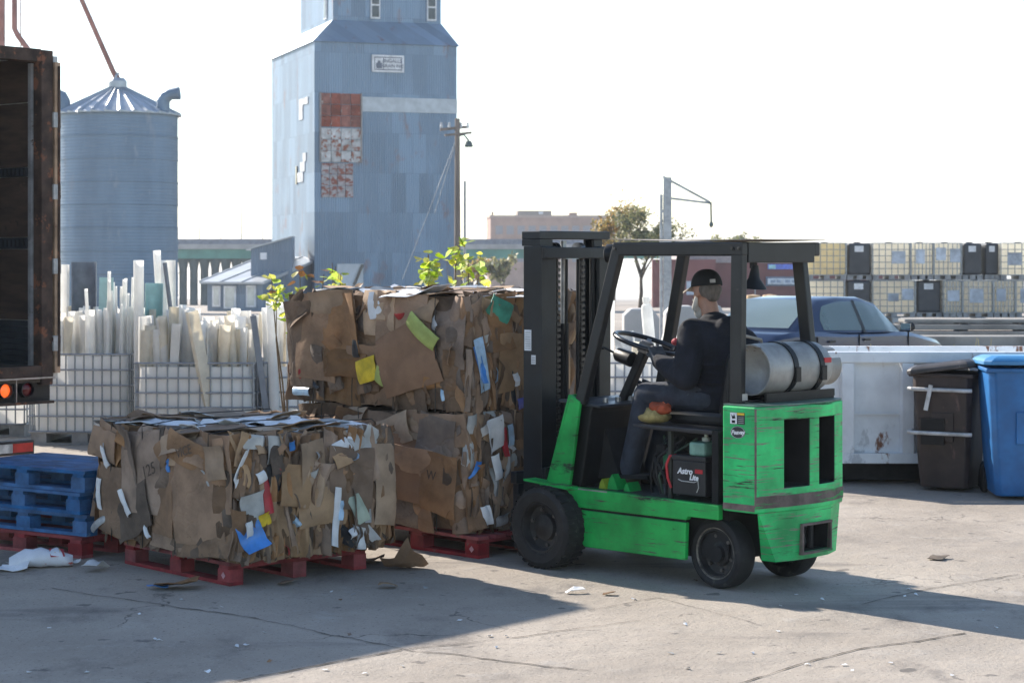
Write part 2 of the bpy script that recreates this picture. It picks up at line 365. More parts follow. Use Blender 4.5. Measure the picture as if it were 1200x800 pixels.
mixp = pm('pale_rust_plate', (.5, .5, .5), .7, .1, .2, 2.5, .2, 9, rnd=.15, spots=((.28, .1, .06), 2.4, .52, (1, 1, 1)))
lowp = pm('flaking_plate', (.36, .34, .35), .75, .1, .2, 3, .2, 9, rnd=.2, spots=((.26, .085, .06), 2.8, .49, (1, 1, 1.6)))
for (px0, px1, py0, py1, nc, nr, mt) in ((375.5, 421, 110.5, 150, 4, 3, redp), (375.5, 421.5, 151, 191, 4, 3, mixp), (376, 412.5, 192, 232, 4, 3, lowp)):
    for i in range(nc):
        for j in range(nr):
            x0 = px0+(px1-px0)*i/nc; x1 = px0+(px1-px0)*(i+1)/nc; z0 = py0+(py1-py0)*j/nr; z1 = py0+(py1-py0)*(j+1)/nr
            d = rrp.uniform(.02, .06)
            MB().bx(tx(x0)+.015, tx(x1)-.015, -.03-d, -.008, tz(z1)+.015, tz(z0)-.015).build('cladding_plate', mt, tower)
rib = pm('plate_rib', (.3, .27, .26), .7, .2, .2)
for x in (375, 421.8): MB().bx(tx(x)-.04, tx(x)+.04, -.12, -.006, tz(191), tz(110)).build('edge_strip', rib, tower)
# pale peeled patches on the left wall
for (y0, y1, py0, py1) in ((1.4, 3.6, 113, 121), (2.7, 3.6, 121, 138), (1.9, 2.7, 178, 188), (2.2, 3.3, 188.3, 200), (2.6, 4.0, 200.3, 212)):
    MB().bx(-.05, -.006, y0, y1, tz(py1), tz(py0)).build('peeled_patch', pm('peeled_pale', (.5, .53, .56), .7, .1, .2, 1.5, spots=((.25, .3, .36), 2, .56, (1, 1, 1))), tower)
MB().bx(-.07, -.006, 4.1, 4.35, tz(214), tz(192)).build('vent_slot', dkglass, tower)
MB().bx(tx(394), tx(424), -.05, -.004, BZ(TD), tz(309)).build('sliding_door', pm('pale_door', (.62, .64, .66), .6, .2, .1, 1), tower)
MB().bar((tx(423), -.09, tz(310)), (tx(413), -.09, tz(334)), .1, .14).build('door_brace', dkglass, tower)
MB().bx(tx(390), tx(426), -.1, -.004, tz(342)-.12, tz(342)).build('door_rail', dkglass, tower)

# ------------------------------------------------------------ sheds beside the tower
def shed(name, label, loc, rz, Lx, Ly, zlo, zhi, wins, mw, mr):
    o = empty(name, loc, rz); tag(o, label, 'shed')
    MB().prism([(0, -2.2), (Ly, -2.2), (Ly, zhi-.1), (0, zlo-.1)], 'x', 0, Lx).build('wall', mw, o)
    r = MB(); t = Vector((0, Ly, zhi-zlo)).normalized(); nrm = Vector((0, -t.z, t.y))
    r.prism([(-.35, zlo-.1-.05), (Ly+.1, zhi-.1+.04), (Ly+.1, zhi+.05), (-.35, zlo-.04)], 'x', -.3, Lx+.3); r.build('roof', mr, o)
    nb = max(3, int(Lx/1.0))
    for i in range(nb+1):
        x = -.28+i*(Lx+.56)/nb
        MB().prism([(-.36, zlo-.035), (Ly+.1, zhi+.055), (Ly+.1, zhi+.1), (-.36, zlo+.01)], 'x', x-.04, x+.04).build('roof_rib', mr, o)
    for (x0, x1, z0, z1) in wins:
        f = MB().bx(x0-.1, x1+.1, -.07, -.004, z0-.1, z1+.1).build('window', wht, o)
        MB().bx(x0, x1, -.095, -.072, z0, z1).build('pane', pm('bright_pane', (.62, .64, .6), .25, 0, .1, 2), f)
    return o
shw = siding('shed_siding', (.20, .26, .34), .75); shr = pm('pale_roof', (.46, .48, .5), .4, .25, .1, .8)
d = 108.0; kk = d/FPX; a0 = at(243, 300, d)
shed('sloped_roof_shed', 'low blue-grey shed with sloping pale roof and three bright windows', (a0.x, d, 0), R(-26), 77*kk, 5.6, CAMH-29*kk, CAMH-2.0*kk,
     [(10*kk, 17*kk, CAMH-57*kk, CAMH-37*kk), (26*kk, 38.5*kk, CAMH-59*kk, CAMH-37*kk), (57*kk, 66*kk, CAMH-57*kk, CAMH-36*kk)], shw, shr)
a1 = at(294, 300, 108)
an = empty('lean_to_annex', (a1.x, 108, 0), R(4)); tag(an, 'small grey lean-to annex against the left side of the tower', 'shed')
kz = 108/FPX
MB().prism([(0, -1.5), (2.2, -1.5), (2.2, CAMH+22*kz), (0, CAMH+8*kz)], 'y', 0, 4).build('wall', shw, an)
MB().prism([(-.25, CAMH+6.6*kz), (2.2, CAMH+22*kz), (2.2, CAMH+23.6*kz), (-.25, CAMH+8.4*kz)], 'y', -.2, 4.2).build('roof', shr, an)
MB().bx(.5, .85, -.05, -.004, CAMH-4*kz, CAMH+4*kz).build('window', wht, an)

# ------------------------------------------------------------ round grain bin
SD = 92.0; ks = SD/FPX; sc_ = at(138, 300, SD); SR = 69.5*ks; SE = CAMH+(300-135)*ks; SA = CAMH+(300-102)*ks
silo = empty('grain_bin', (sc_.x, SD, 0)); tag(silo, 'round corrugated steel grain bin with cone roof behind the trailer', 'grain bin')
binm = pm('bin_steel', (.165, .235, .32), .5, .4, .1, .8, .04, 3, stretch=(1, 1, .25), wave=('Z', 2.2, .006), spots=((.27, .33, .4), .9, .6, (1, 1, .3)))  # blue tint is sky reflection and haze put into the steel's colour
nr = 9
for i in range(nr):
    SB = BZ(SD)-.2; z0 = SB+(SE-SB)*i/nr; z1 = SB+(SE-SB)*(i+1)/nr; rr = SR+(.012 if i % 2 else 0)
    MB().lathe([(rr, z0), (rr, z1-.04), (rr+.035, z1-.03), (rr+.035, z1), (rr-.05, z1), (rr-.05, z0), (rr, z0)], n=72).build('wall_ring', binm, silo, smooth=40)
conem = pm('bin_roof_steel', (.40, .44, .48), .4, .45, .12, 1.2)
NP = 28
pan = MB(); da = 2*math.pi/NP
def cone(r, z, a): return (r*math.cos(a), r*math.sin(a), z)
pan.add([cone(SR+.18, SE-.05, 0), cone(SR+.18, SE-.05, da), cone(.35, SA-.1, da), cone(.35, SA-.1, 0), cone(SR+.18, SE+.07, 0), cone(SR+.1, SE+.02, .04), cone(SR+.1, SE+.02, da-.04), cone(SR+.18, SE+.07, da), cone(.35, SA+.03, 0), cone(.35, SA-.02, .04), cone(.35, SA-.02, da-.04), cone(.35, SA+.03, da)],
        [(0, 1, 2, 3), (4, 5, 9, 8), (5, 6, 10, 9), (6, 7, 11, 10), (0, 4, 8, 3), (1, 2, 11, 7), (0, 1, 7, 6, 5, 4), (3, 8, 9, 10, 11, 2)])
pme = pan.mesh('roof_panel', conem)
for i in range(NP): inst('roof_panel', pme, silo, rot=(0, 0, i*da))
MB().lathe([(.42, SA-.08), (.42, SA+.25), (.3, SA+.4), (0, SA+.42)], n=16).build('cap', conem, silo, smooth=True)
for s_ in (-1, 1):
    x = s_*(SR*.83); z = SE+.2
    vt = MB(); vt.tube([(x, -1.0, z-.1), (x, -1.0, z+.35), (x+s_*.1, -1.0, z+.55), (x+s_*.35, -1.0, z+.68), (x+s_*.75, -1.0, z+.72)], [.3, .3, .3, .26, .3], 12)
    vt.build('roof_vent', binm, silo, smooth=True)
spm = pm('spout_red', (.36, .16, .13), .6, .2, .2, 1)
def spout(label, pts, r):
    tag(MB().tube(pts, r, 10).build('grain_spout', spm, smooth=True), label, 'pipe')
top = Vector((sc_.x, SD, SA+.35))
spout('long reddish grain spout slanting down to the bin roof peak', [top, at(133, 85, SD), at(93, -6, SD), at(70, -62, SD)], [.14, .12, .11, .11])
MB().tube([top+Vector((0, 0, .1)), at(135.4, 90, SD)], [.24, .17], 10).build('spout_boot', conem, bpy.data.objects['grain_spout'], smooth=True)
spout('reddish grain pipe bending down behind the trailer top', [at(17, -40, SD+2), at(17, 34, SD+2), at(21, 42, SD+2), at(52, 84, SD+2), at(76, 122, SD+1)], .13)
spout('thick dark red leg pipe at the photo left edge', [at(1, -60, SD+4), at(1, 352, SD+4)], .2)
spout('thin grey rod beside the red grain pipe above trailer', [at(24, -40, SD+3), at(24.5, 62, SD+3)], .03)

# ------------------------------------------------------------ elevated road on columns
BD = 200.0; kb = BD/FPX
via = empty('viaduct', (at(160, 300, BD).x, BD, 0), R(3)); tag(via, 'long green girder road viaduct on columns behind the sheds', 'viaduct')
conc = pm('pale_concrete', (.44, .43, .42), .85, 0, .12, .6); grn = pm('girder_green', (.12, .3, .25), .6, .1, .15, .5); dkc = pm('dark_column', (.1, .13, .13), .8, 0, .15, .6)
x1 = 60
MB().bx(-25, x1, 0, 9, CAMH+8*kb, CAMH+14*kb).build('deck_edge', conc, via)
MB().bx(-25, x1, .1, .4, CAMH+14*kb, CAMH+20*kb).build('parapet', pm('rail_grey', (.24, .26, .31), .6, .2), via)
MB().bx(-25, x1, .25, .6, CAMH-3*kb, CAMH+8*kb).build('girder', grn, via)
MB().bx(-25, x1, 4, 8, CAMH-2*kb, CAMH+8*kb).build('girder', dkc, via)
for i in range(14):
    x = (213-160)*kb+i*12.5*kb
    if i > 7: x += 16
    MB().lathe([(.4, BZ(BD)-.2), (.4, CAMH-3*kb-1.1), (.5, CAMH-3*kb-.5), (.62, CAMH-3*kb+.1)], (x, 1.0, 0), n=12).build('column', dkc, via, smooth=True)
MB().bx((205-160)*kb, (300-160)*kb, .5, 1.6, CAMH-6*kb, CAMH-3*kb).build('pier_cap', dkc, via)
for px in (233, 258, 307): MB().tube([((px-160)*kb, .25, CAMH+20*kb), ((px-160)*kb, .25, CAMH+34*kb)], .05, 6).build('rail_post', galv, via)
MB().tube([((281-160)*kb, 1, CAMH+20*kb), ((281-160)*kb, 1, CAMH+98*kb)], [.07, .03], 6).build('light_mast', galv, via)

# ------------------------------------------------------------ far brick block
QD = 420.0; kq = QD/FPX; q0 = at(575, 300, QD)
bk = empty('brick_building', (q0.x, QD, 0), R(4)); tag(bk, 'far multi-storey tan brick building with flat roof and rooftop room', 'building')
bkm = pm('far_brick', (.34, .22, .18), .9, 0, .12, .3)
QW = 147*kq; QH = CAMH+45*kq
MB().bx(0, QW, 0, 14, BZ(QD)-1, QH).build('wall', bkm, bk)
MB().bx(-.2, QW+.2, -.2, 14.2, QH, QH+.5).build('parapet', pm('brick_trim', (.4, .3, .26), .9), bk)
MB().bx(33*kq, 73*kq, 3, 9, QH+.5, QH+8.5*kq).build('rooftop_room', pm('tan_block', (.3, .25, .22), .9), bk)
MB().bx(58*kq, 63*kq, 2.9, 3.1, QH+.8, QH+7.5*kq).build('window', wht, bk)
MB().bx(95*kq, 104*kq, 4, 6, QH+.5, QH+6.5*kq).build('chimney', bkm, bk)
wm = MB().bx(-.75, .75, -.06, .2, -.9, .9).mesh('window', pm('far_window', (.2, .2, .24), .3))
for r_ in range(4):
    for c_ in range(11):
        z = QH-2.6-r_*2.9
        if z > 1.5: inst('window', wm, bk, (1.8+c_*2.3, 0, z))
for c_ in (.2, QW-.6): MB().bx(c_, c_+.4, .2, .6, QH+.5, QH+1.2).build('finial', bkm, bk)

# ------------------------------------------------------------ red warehouse behind the driver
HD = 150.0; kh = HD/FPX; h0 = at(795, 300, HD)
wh = empty('warehouse', (h0.x, HD, 0), R(-2)); tag(wh, 'long dark red brick warehouse with pale fascia behind the driver', 'building')
whm = pm('red_wall', (.20, .075, .075), .8, 0, .15, .4)
MB().bx(0, 260*kh, 0, 20, BZ(HD)-1, CAMH-8*kh).build('wall', whm, wh)
MB().bx(-.1, 260*kh+.1, -.15, 20.1, CAMH-8*kh, CAMH+1*kh).build('fascia', pm('mauve_fascia', (.36, .3, .3), .7, 0, .1), wh)
MB().bx(-2, 42*kh, -1.6, -.2, BZ(HD)-.2, CAMH-4*kh).build('front_bay', whm, wh)
sgn = MB().bx(104*kh, 134*kh, -.3, -.16, CAMH-15.5*kh, CAMH-9.5*kh).build('shop_sign', pm('sign_blue', (.12, .2, .7), .5), wh)
MB().bx(105*kh, 113*kh, -.33, -.31, CAMH-14.8*kh, CAMH-10.2*kh).build('sign_emblem', pm('sign_teal', (.35, .65, .7), .5), sgn)
wsg = MB().bx(104*kh, 150*kh, -.3, -.01, CAMH-33*kh, CAMH-26*kh).build('white_sign', pm('sign_pale', (.62, .68, .74), .5), wh)
for i, x in enumerate((107, 114, 124, 132)): MB().bx(x*kh, (x+(5 if i % 2 else 6))*kh, -.32, -.305, CAMH-31*kh, CAMH-28*kh).build('sign_print', pm('print_blue', (.3, .38, .5), .6), wsg)
MB().bx(102*kh, 154*kh, -.16, -.012, CAMH-35*kh, CAMH-24*kh).build('sign_backing', pm('slate', (.14, .18, .26), .6), wh)
MB().bx(8*kh, 24*kh, -1.7, -1.61, CAMH-45*kh, CAMH-29*kh).build('pale_door', pm('sky_door', (.5, .56, .64), .6), wh)
for px in (76, 88): MB().tube([(px*kh, -1.2, BZ(HD)), (px*kh, -1.2, CAMH-2*kh)], .05, 6).build('flag_pole', galv, wh)

# ------------------------------------------------------------ poles
wood = pm('pole_wood', (.2, .17, .15), .9, 0, .2, 3, .2, 20, stretch=(1, 1, .1))
PD = 88.0; kp = PD/FPX; p0 = at(536, 300, PD)
up = empty('utility_pole', (p0.x, PD, 0)); tag(up, 'tall weathered wooden utility pole at the right edge of the tower', 'utility pole')
PT = CAMH+(300-139)*kp
MB().tube([(0, 0, BZ(PD)-.1), (0, 0, PT)], [.16, .11], 10).build('pole', wood, up, smooth=True)
MB().bar((-.75, -.15, PT-.5), (.5, .15, PT-.35), .1, .12).build('crossarm', wood, up)
MB().bar((-.55, -.25, PT-.75), (.62, .05, PT-.62), .08, .1).build('crossarm', wood, up)
for x in (-.7, -.35, .15, .45):
    MB().lathe([(.05, 0), (.07, .1), (.04, .14), (.06, .22), (0, .26)], (x, x*.2, PT-.42), n=8).build('insulator', pm('porcelain', (.5, .52, .55), .3), up, smooth=True)
MB().lathe([(.02, .12), (.12, .1), (.2, -.12), (.16, -.16), (0, -.16)], (.5, -.1, PT-1.1), n=12).build('yard_lamp', dkc, up, smooth=True)
MB().tube([(.05, 0, PT-.75), (.3, -.05, PT-.72), (.5, -.1, PT-.98)], .04, 8).build('lamp_arm', dkc, up)
MB().tube([(.32, .2, BZ(PD)-.1), (.32, .2, CAMH+(300-212)*kp)], .06, 8).build('conduit', galv, up)
for e in ((-1.0, 0, CAMH+50*kp), (-2.4, .0, 1.0), (-.9, .4, CAMH+80*kp)): MB().tube([(0, 0, PT-.8), e], .018, 5).build('guy_wire', galv, up)
ED = 46.0; ke = ED/FPX; e0 = at(782, 300, ED)
yp = empty('steel_mast', (e0.x, ED, 0)); tag(yp, 'grey steel mast with triangular jib arm above the driver', 'mast')
YT = CAMH+(300-208)*ke
MB().bx(-.09, .09, -.09, .09, 0, YT).build('post', galv, yp, bevel=.01)
MB().bx(-.17, -.11, -.05, .05, 0, CAMH+(300-228)*ke).build('ladder_rail', galv, yp)
for z in (.6, 1.5, 2.4, 3.0): MB().bx(-.112, -.088, -.03, .03, z, z+.06).build('bracket', galv, yp)
MB().bar((-.1, 0, YT+.02), (50*ke, 0, CAMH+(300-237)*ke), .05, .05).build('jib', galv, yp)
MB().bar((0, 0, CAMH+(300-232)*ke), (50*ke, 0, CAMH+(300-238)*ke), .05, .05).build('jib_tie', galv, yp)
MB().tube([(51*ke, 0, CAMH+(300-237)*ke), (51.5*ke, 0, CAMH+(300-262)*ke)], .022, 6).build('hanging_chain', dkc, yp)
MB().ball((51.5*ke, 0, CAMH+(300-263)*ke), (.05, .05, .07), 8, 6).build('hook_weight', dkc, yp)

# ------------------------------------------------------------ trees and weeds
bark = pm('bark', (.11, .085, .065), .95, 0, .3, 6, .4, 20)
def leafmat(n, c, t=.35): return pm(n, c, .6, 0, .3, 1.5, transl=t, rnd=0)
def tree(label, base, h, spread, cols, seed, nleaf=2600, ls=.17):
    r = random.Random(seed); o = empty('tree', base); tag(o, label, 'tree')
    tb = MB(); tips = []
    def branch(p, d, L, rad, lev):
        q = p+d*L; mid = p+d*L*.5+Vector((r.uniform(-1, 1), r.uniform(-1, 1), 0))*L*.06
        tb.tube([p, mid, q], [rad, rad*.8, rad*.55], 6)
        if lev >= 2: tips.append((q, L)); tips.append((mid, L))
        if lev < 4:
            for i in range(3 if lev else 5):
                nd = (d+Vector((r.uniform(-1, 1), r.uniform(-1, 1), r.uniform(-.15, .7)))*spread).normalized()
                branch(q if lev or i < 2 else p+d*L*r.uniform(.6, 1), nd, L*r.uniform(.55, .8), rad*.5, lev+1)
    branch(Vector((0, 0, 0)), Vector((r.uniform(-.08, .08), 0, 1)).normalized(), h*.32, h*.02, 0)
    tb.build('trunk', bark, o)
    lb = MB()
    for i in range(nleaf):
        q, L = r.choice(tips); p = q+Vector((r.gauss(0, 1), r.gauss(0, 1), r.gauss(0, .8)))*L*.42
        a = Vector((r.gauss(0, 1), r.gauss(0, 1), r.gauss(0, 1))).normalized(); b_ = a.orthogonal().normalized(); s_ = ls*r.uniform(.6, 1.5)
        lb.add([p-a*s_, p-b_*s_*.5, p+a*s_, p+b_*s_*.5], [(0, 1, 2, 3)], 0 if r.random() < .45 else (1 if r.random() < .6 else 2))
    lb.build('crown', cols, o, recalc=False)
    return o
autumn = [leafmat('leaf_ochre', (.52, .36, .10)), leafmat('leaf_olive', (.22, .22, .10)), leafmat('leaf_rust', (.34, .2, .08))]
green = [leafmat('leaf_green', (.24, .25, .10)), leafmat('leaf_pale', (.36, .33, .16)), leafmat('leaf_dull', (.13, .15, .09))]
t1 = at(750, 300, 112); tree('sparse olive-green autumn tree seen left of the steel mast', (t1.x, 112, BZ(112)), 6.6, .8, green, 5, 4200, .10)
t2 = at(718, 300, 118); tree('small golden-orange autumn tree beside the far brick building', (t2.x, 118, BZ(118)), 6.8, .6, autumn, 8, 3800, .10)
for i, (px, D_, h_, cs, lb_) in enumerate(((855, 175, 4.2, green, 'pale roadside tree over the warehouse roof'), (592, 165, 1.6, green, 'dull green bush on the viaduct skyline right of the pole'), (552, 172, 1.8, autumn, 'brownish tree behind the viaduct next to the wooden pole'))):
    q = at(px, 300, D_); tree(lb_, (q.x, D_, BZ(D_)), h_+3, .7, cs, 20+i, 900, .22)
# ------------------------------------------------------------ forklift (x forward, y to its left, z up)
FA = R(134.8); FO = Vector((1.5599, 12.3199, 0))
fu = Vector((math.cos(FA), math.sin(FA), 0)); fv = Vector((-math.sin(FA), math.cos(FA), 0))
def fw(x, y, z=0.0): return FO+fu*x+fv*y+Vector((0, 0, z))
def green_paint():
    return pm('green_paint', (.012, .39, .075), .45, 0, .32, 2.2, .08, 40, spots=((.075, .065, .055), 13, .575, (.28, .28, 4.5)), spots2=((.022, .03, .022), 3.2, .56, (.5, .5, 1.8)), coat=.1)  # darker than the counterweight's green: the side's shade put into the base
grp = green_paint()
grw = pm('green_paint_worn_skylit', (.022, .53, .15), .5, 0, .3, 2.6, .1, 40, spots=((.19, .17, .14), 13, .555, (.3, .3, 6)), spots2=((.045, .038, .032), 7, .575, (.35, .35, 7)))  # scuffed paint; base brighter than the sides, sky light put into the colour
scuff = pm('scuffed_edge', (.17, .125, .115), .8, .1, .3, 9, .2, 30, spots=((.03, .22, .07), 7, .56, (.5, .5, 4)))
dark = pm('dark_bay', (.012, .012, .013), .85, 0, .4, 6, .2, 30)
fk = empty('forklift', FO, FA); tag(fk, 'green forklift with black mast carrying the stacked cardboard bales', 'forklift')
YL, YR = .475, -.43
def P(name, mb, mat, par=fk, **k): return mb.build(name, mat, par, **k)
# chassis core and side panels
P('chassis', MB().bx(-.02, 1.02, YR+.09, YL-.09, .17, .50), dark)
P('axle', MB().tube([(1.345, YR-.02, .26), (1.345, YL, .26)], .07, 12), dark)
P('axle', MB().tube([(.05, YR+.05, .21), (.05, YL-.05, .21)], .05, 12), dark)
for s_, y0, y1 in (('n', YL-.035, YL), ('f', YR+.035, YR)):
    P('side_skirt', MB().prism([(.25, .157), (1.085, .152), (1.13, .2), (1.215, .385), (.24, .385)], 'y', y0, y1), grp, bevel=.006)
    up_ = P('upper_sill', MB().prism([(-.02, .425), (.22, .425), (.235, .402), (1.2, .40), (1.27, .455), (1.36, .49), (1.475, .512), (1.475, .53), (-.02, .512)], 'y', y0, y1+(.008 if s_ == 'n' else -.008)), grp, bevel=.005)
    P('sill_groove', MB().bx(.25, 1.2, y0, y1-.012*(1 if s_ == 'n' else -1), .384, .403), dark)
floor_ = P('floor_plate', MB().bx(-.0, 1.46, YR+.01, YL-.034, .49, .512), pm('worn_step', (.05, .055, .055), .55, .3, .3, 8, .2, 50, spots=((.35, .36, .38), 7, .62, (1, 1, 1))))
P('step_wear', MB().bx(.88, 1.13, YL-.0, YL+.0095, .5135, .5225), steel)
# front fender over the tyre
for y0, y1 in ((YL-.04, YL+.1), (YR-.1, YR+.04)):
    P('fender', MB().prism([(1.18, .53), (1.56, .553), (1.56, .541), (1.18, .514)], 'y', y0, y1-.03), grp)
# sloping green fins below the guard's front posts
for y0, y1 in ((YL-.03, YL-.004), (YR+.03, YR+.004)):
    P('front_fin', MB().prism([(1.408, .535), (1.222, .52), (1.127, 1.07), (1.21, 1.112)], 'y', y0, y1), grp, bevel=.004)
P('fin_flange', MB().prism([(1.408, .535), (1.212, 1.111), (1.226, 1.113), (1.424, .535)], 'y', YL-.16, YL-.005), grp)
P('dash_panel', MB().prism([(1.17, .52), (1.36, .52), (1.32, 1.05), (1.20, 1.075), (1.06, 1.05), (1.08, 1.0)], 'y', YR+.05, YL-.06), blackm, bevel=.01)
P('dash_top', MB().prism([(1.0, 1.035), (1.36, 1.055), (1.36, 1.075), (1.0, 1.055)], 'y', YR+.04, YL-.05), pm('dash_plastic', (.03, .035, .045), .35, 0, .2, 8), bevel=.006)
for i in range(5): P('gauge_knob', MB().lathe([(.018, 0), (.018, .03), (0, .032)], (1.08, -.2+i*.12, 1.06), (0, 0, 1), 10), steel)
# counterweight with two grille openings and a drawbar pocket
prof = [(-.045, .475), (-.292, .475), (-.335, .33), (-.362, .15), (-.37, -.03), (-.355, -.2), (-.31, -.36), (-.262, YR), (-.045, YR)]
cw = MB().prism(prof, 'z', .485, 1.112).build('counterweight', [grw], fk)
cut(cw, [MB().bx(-.6, -.10, .045, .262, .628, 1.028).build('c', dark), MB().bx(-.6, -.10, -.235, -.052, .628, 1.028).build('c', dark)])
def inner_dark(o, y0, y1, z0, z1, xm):  # blackens faces inside the openings: shade of the recess put into colour
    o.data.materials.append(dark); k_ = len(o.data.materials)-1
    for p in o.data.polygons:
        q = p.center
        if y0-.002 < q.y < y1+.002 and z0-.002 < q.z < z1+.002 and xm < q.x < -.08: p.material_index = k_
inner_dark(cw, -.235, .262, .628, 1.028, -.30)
bv = cw.modifiers.new('bevel', 'BEVEL'); bv.width = .01; bv.segments = 2; bv.limit_method = 'ANGLE'; bv.angle_limit = R(40)
P('seam', MB().bx(-.296, -.288, .466, .4775, .52, 1.10), scuff, cw)
lowp_ = [(-.20, .30), (-.30, .29), (-.335, .16), (-.345, -.03), (-.33, -.19), (-.27, YR+.08), (-.2, YR+.08)]
topp_ = [(-.30, .464), (-.302, .456), (-.352, .15), (-.36, -.03), (-.345, -.2), (-.25, YR+.012), (-.2, YR+.012)]
n_ = len(lowp_)
lw = MB().add([(x, y, .185) for x, y in lowp_]+[(x, y, .486) for x, y in topp_], [tuple(range(n_))[::-1], tuple(range(n_, 2*n_))]+[(i, (i+1) % n_, n_+(i+1) % n_, n_+i) for i in range(n_)]).build('lower_counterweight', grw, fk)
cut(lw, [MB().bx(-.6, -.235, -.17, .10, .23, .385).build('c', dark)])
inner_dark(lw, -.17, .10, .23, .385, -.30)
P('pocket_frame', MB().bx(-.366, -.34, -.185, .115, .386, .40).bx(-.366, -.335, -.185, .115, .214, .228).bx(-.366, -.335, .1005, .115, .2285, .3855).bx(-.362, -.33, -.185, -.1705, .2285, .3855), scuff, lw)
P('drawbar_hook', MB().tube([(-.25, .05, .37), (-.3, .04, .34), (-.31, .03, .28), (-.27, .03, .25)], .017, 8), blackm, lw)
P('drawbar_pin', MB().tube([(-.29, -.06, .235), (-.29, -.06, .38)], .02, 8), blackm, lw)
sp_ = [(x-(.004 if x < -.05 else 0), y*1.006) for x, y in prof[1:8]]
sb = MB()
for (xa, ya), (xb, yb_) in zip(sp_[:-1], sp_[1:]): sb.add([(xa, ya, .515), (xb, yb_, .515), (xb, yb_, .585), (xa, ya, .585)], [(0, 1, 2, 3)])
P('bumper_scuff', sb, pm('bumper_scuff', (.14, .105, .095), .85, 0, .25, 8, .2, 30, spots=((.018, .34, .075), 5, .53, (.5, .5, 6))), cw)
P('radiator', MB().bx(-.13, -.085, YR+.05, YL-.06, .55, 1.08), dark)
P('side_scuff', MB().bx(-.288, -.05, YL+.0005, YL+.003, .497, .535), scuff, cw)
P('top_plate', MB().prism([(x*.985-.002, y*.985) for x, y in prof], 'z', 1.1135, 1.122), pm('dusty_top', (.12, .2, .16), .6, 0, .3, 7, .1, 40), cw)
# warning sticker and oval maker's sticker on the near side
st = P('warning_sticker', MB().bx(-.215, -.105, YL+.0005, YL+.003, 1.005, 1.075), pm('sticker_black', (.03, .03, .035), .5))
P('sticker_panel', MB().bx(-.157, -.107, YL+.0031, YL+.0045, 1.007, 1.073), paperw, st)
P('sticker_stripe', MB().bx(-.213, -.16, YL+.0031, YL+.0045, 1.06, 1.073), pm('sticker_yellow', (.7, .45, .03), .5), st)
P('sticker_icon', MB().bx(-.145, -.12, YL+.0046, YL+.0055, 1.012, 1.028), dark, st)
P('sticker_icon', MB().prism([(-.148, 1.04), (-.137, 1.066), (-.13, 1.05), (-.116, 1.064), (-.124, 1.036)], 'y', YL+.0046, YL+.0055), dark, st)
for i in range(4): P('sticker_print', MB().bx(-.208, -.168, YL+.0031, YL+.004, 1.013+i*.011, 1.016+i*.011), paperg, st)
ov = P('oval_sticker', MB().lathe([(0, 0), (.0545, 0), (.0545, .002), (0, .002)], (0, 0, 0), (0, 1, 0), 28), pm('sticker_black', (.03, .03, .035), .5))
ov.location = (-.163, YL+.0005, .958); ov.scale = (1, 1, .66)
rg_ = P('oval_rim', MB().lathe([(.0505, .002), (.0525, .002), (.0525, .003), (.0505, .003)], (0, 0, 0), (0, 1, 0), 28, closed=True), paperw, ov)
lettering('Peavey', .036, paperw, fk, frame((-.163, YL+.0035, .957), (-1, 0, .05), (0, 0, 1)), shear=.35, bold=.0012, thick=.0004)
# overhead guard
GT = 2.075; gy0, gy1 = -.33, .385
gm_ = pm('guard_black', (.010, .011, .013), .42, 0, .3, 5, .06, 60, spots=((.07, .06, .055), 12, .66, (1, 1, 1)))
P('rear_post', MB().bar((-.10, gy1+.02, 1.12), (-.10, gy1, GT-.03), .085, .055, up=(0, 1, 0)), gm_, bevel=.008)
P('rear_post', MB().bar((-.10, gy0-.02, 1.12), (-.0, gy0, GT-.03), .085, .055, up=(0, 1, 0)), gm_, bevel=.008)
P('front_post', MB().bar((1.145, YL-.04, 1.06), (.865, gy1, GT-.02), .075, .055, up=(0, 1, 0)), gm_, bevel=.008)
P('front_post', MB().bar((1.20, YR+.06, .98), (.93, gy0, GT-.02), .075, .055, up=(0, 1, 0)), gm_, bevel=.008)
for y in (gy0, gy1): P('guard_rail', MB().bx(-.145, .90, y-.03, y+.03, GT-.075, GT+.01), gm_, bevel=.01)
P('guard_crossbar', MB().bx(.845, .91, gy0+.031, gy1-.031, GT-.072, GT+.007), gm_, bevel=.008)
P('guard_crossbar', MB().bx(-.148, -.10, gy0+.031, gy1-.031, GT-.115, GT+.007), gm_, bevel=.006)
for i in range(6): P('guard_slat', MB().bx(.02+i*.14, .05+i*.14, gy0+.031, gy1-.031, GT-.06, GT-.005), gm_)
P('roof_sheet', MB().prism([(-.18, GT+.022), (.30, GT+.014), (.93, GT+.03), (.93, GT+.033), (.30, GT+.017), (-.18, GT+.026)], 'y', gy0-.03, gy1+.03), pm('dusty_sheet', (.34, .29, .24), .75, 0, .2, 5, .1, 40))
P('work_lamp', MB().lathe([(0, -.005), (.05, 0), (.062, .02), (.06, .075), (.035, .09), (0, .092)], (.95, .30, GT-.06), (1, .35, 0), 18), blackm, smooth=40)
P('lamp_bracket', MB().bar((.90, .30, GT-.05), (.96, .30, GT-.05), .04, .03), blackm)
P('rear_lamp', MB().lathe([(0, .13), (.02, .13), (.028, .09), (.035, .05), (.075, 0), (.08, -.012), (.07, -.014), (.03, .02), (0, .03)], (-.04, .17, GT-.26), (-.08, 0, 1), 18), blackm, smooth=40)
P('lamp_stalk', MB().bx(-.055, -.02, .155, .185, GT-.15, GT-.06), blackm)
P('post_reflector', MB().bx(-.148, -.144, gy1-.02, gy1+.03, 1.14, 1.18), steel)
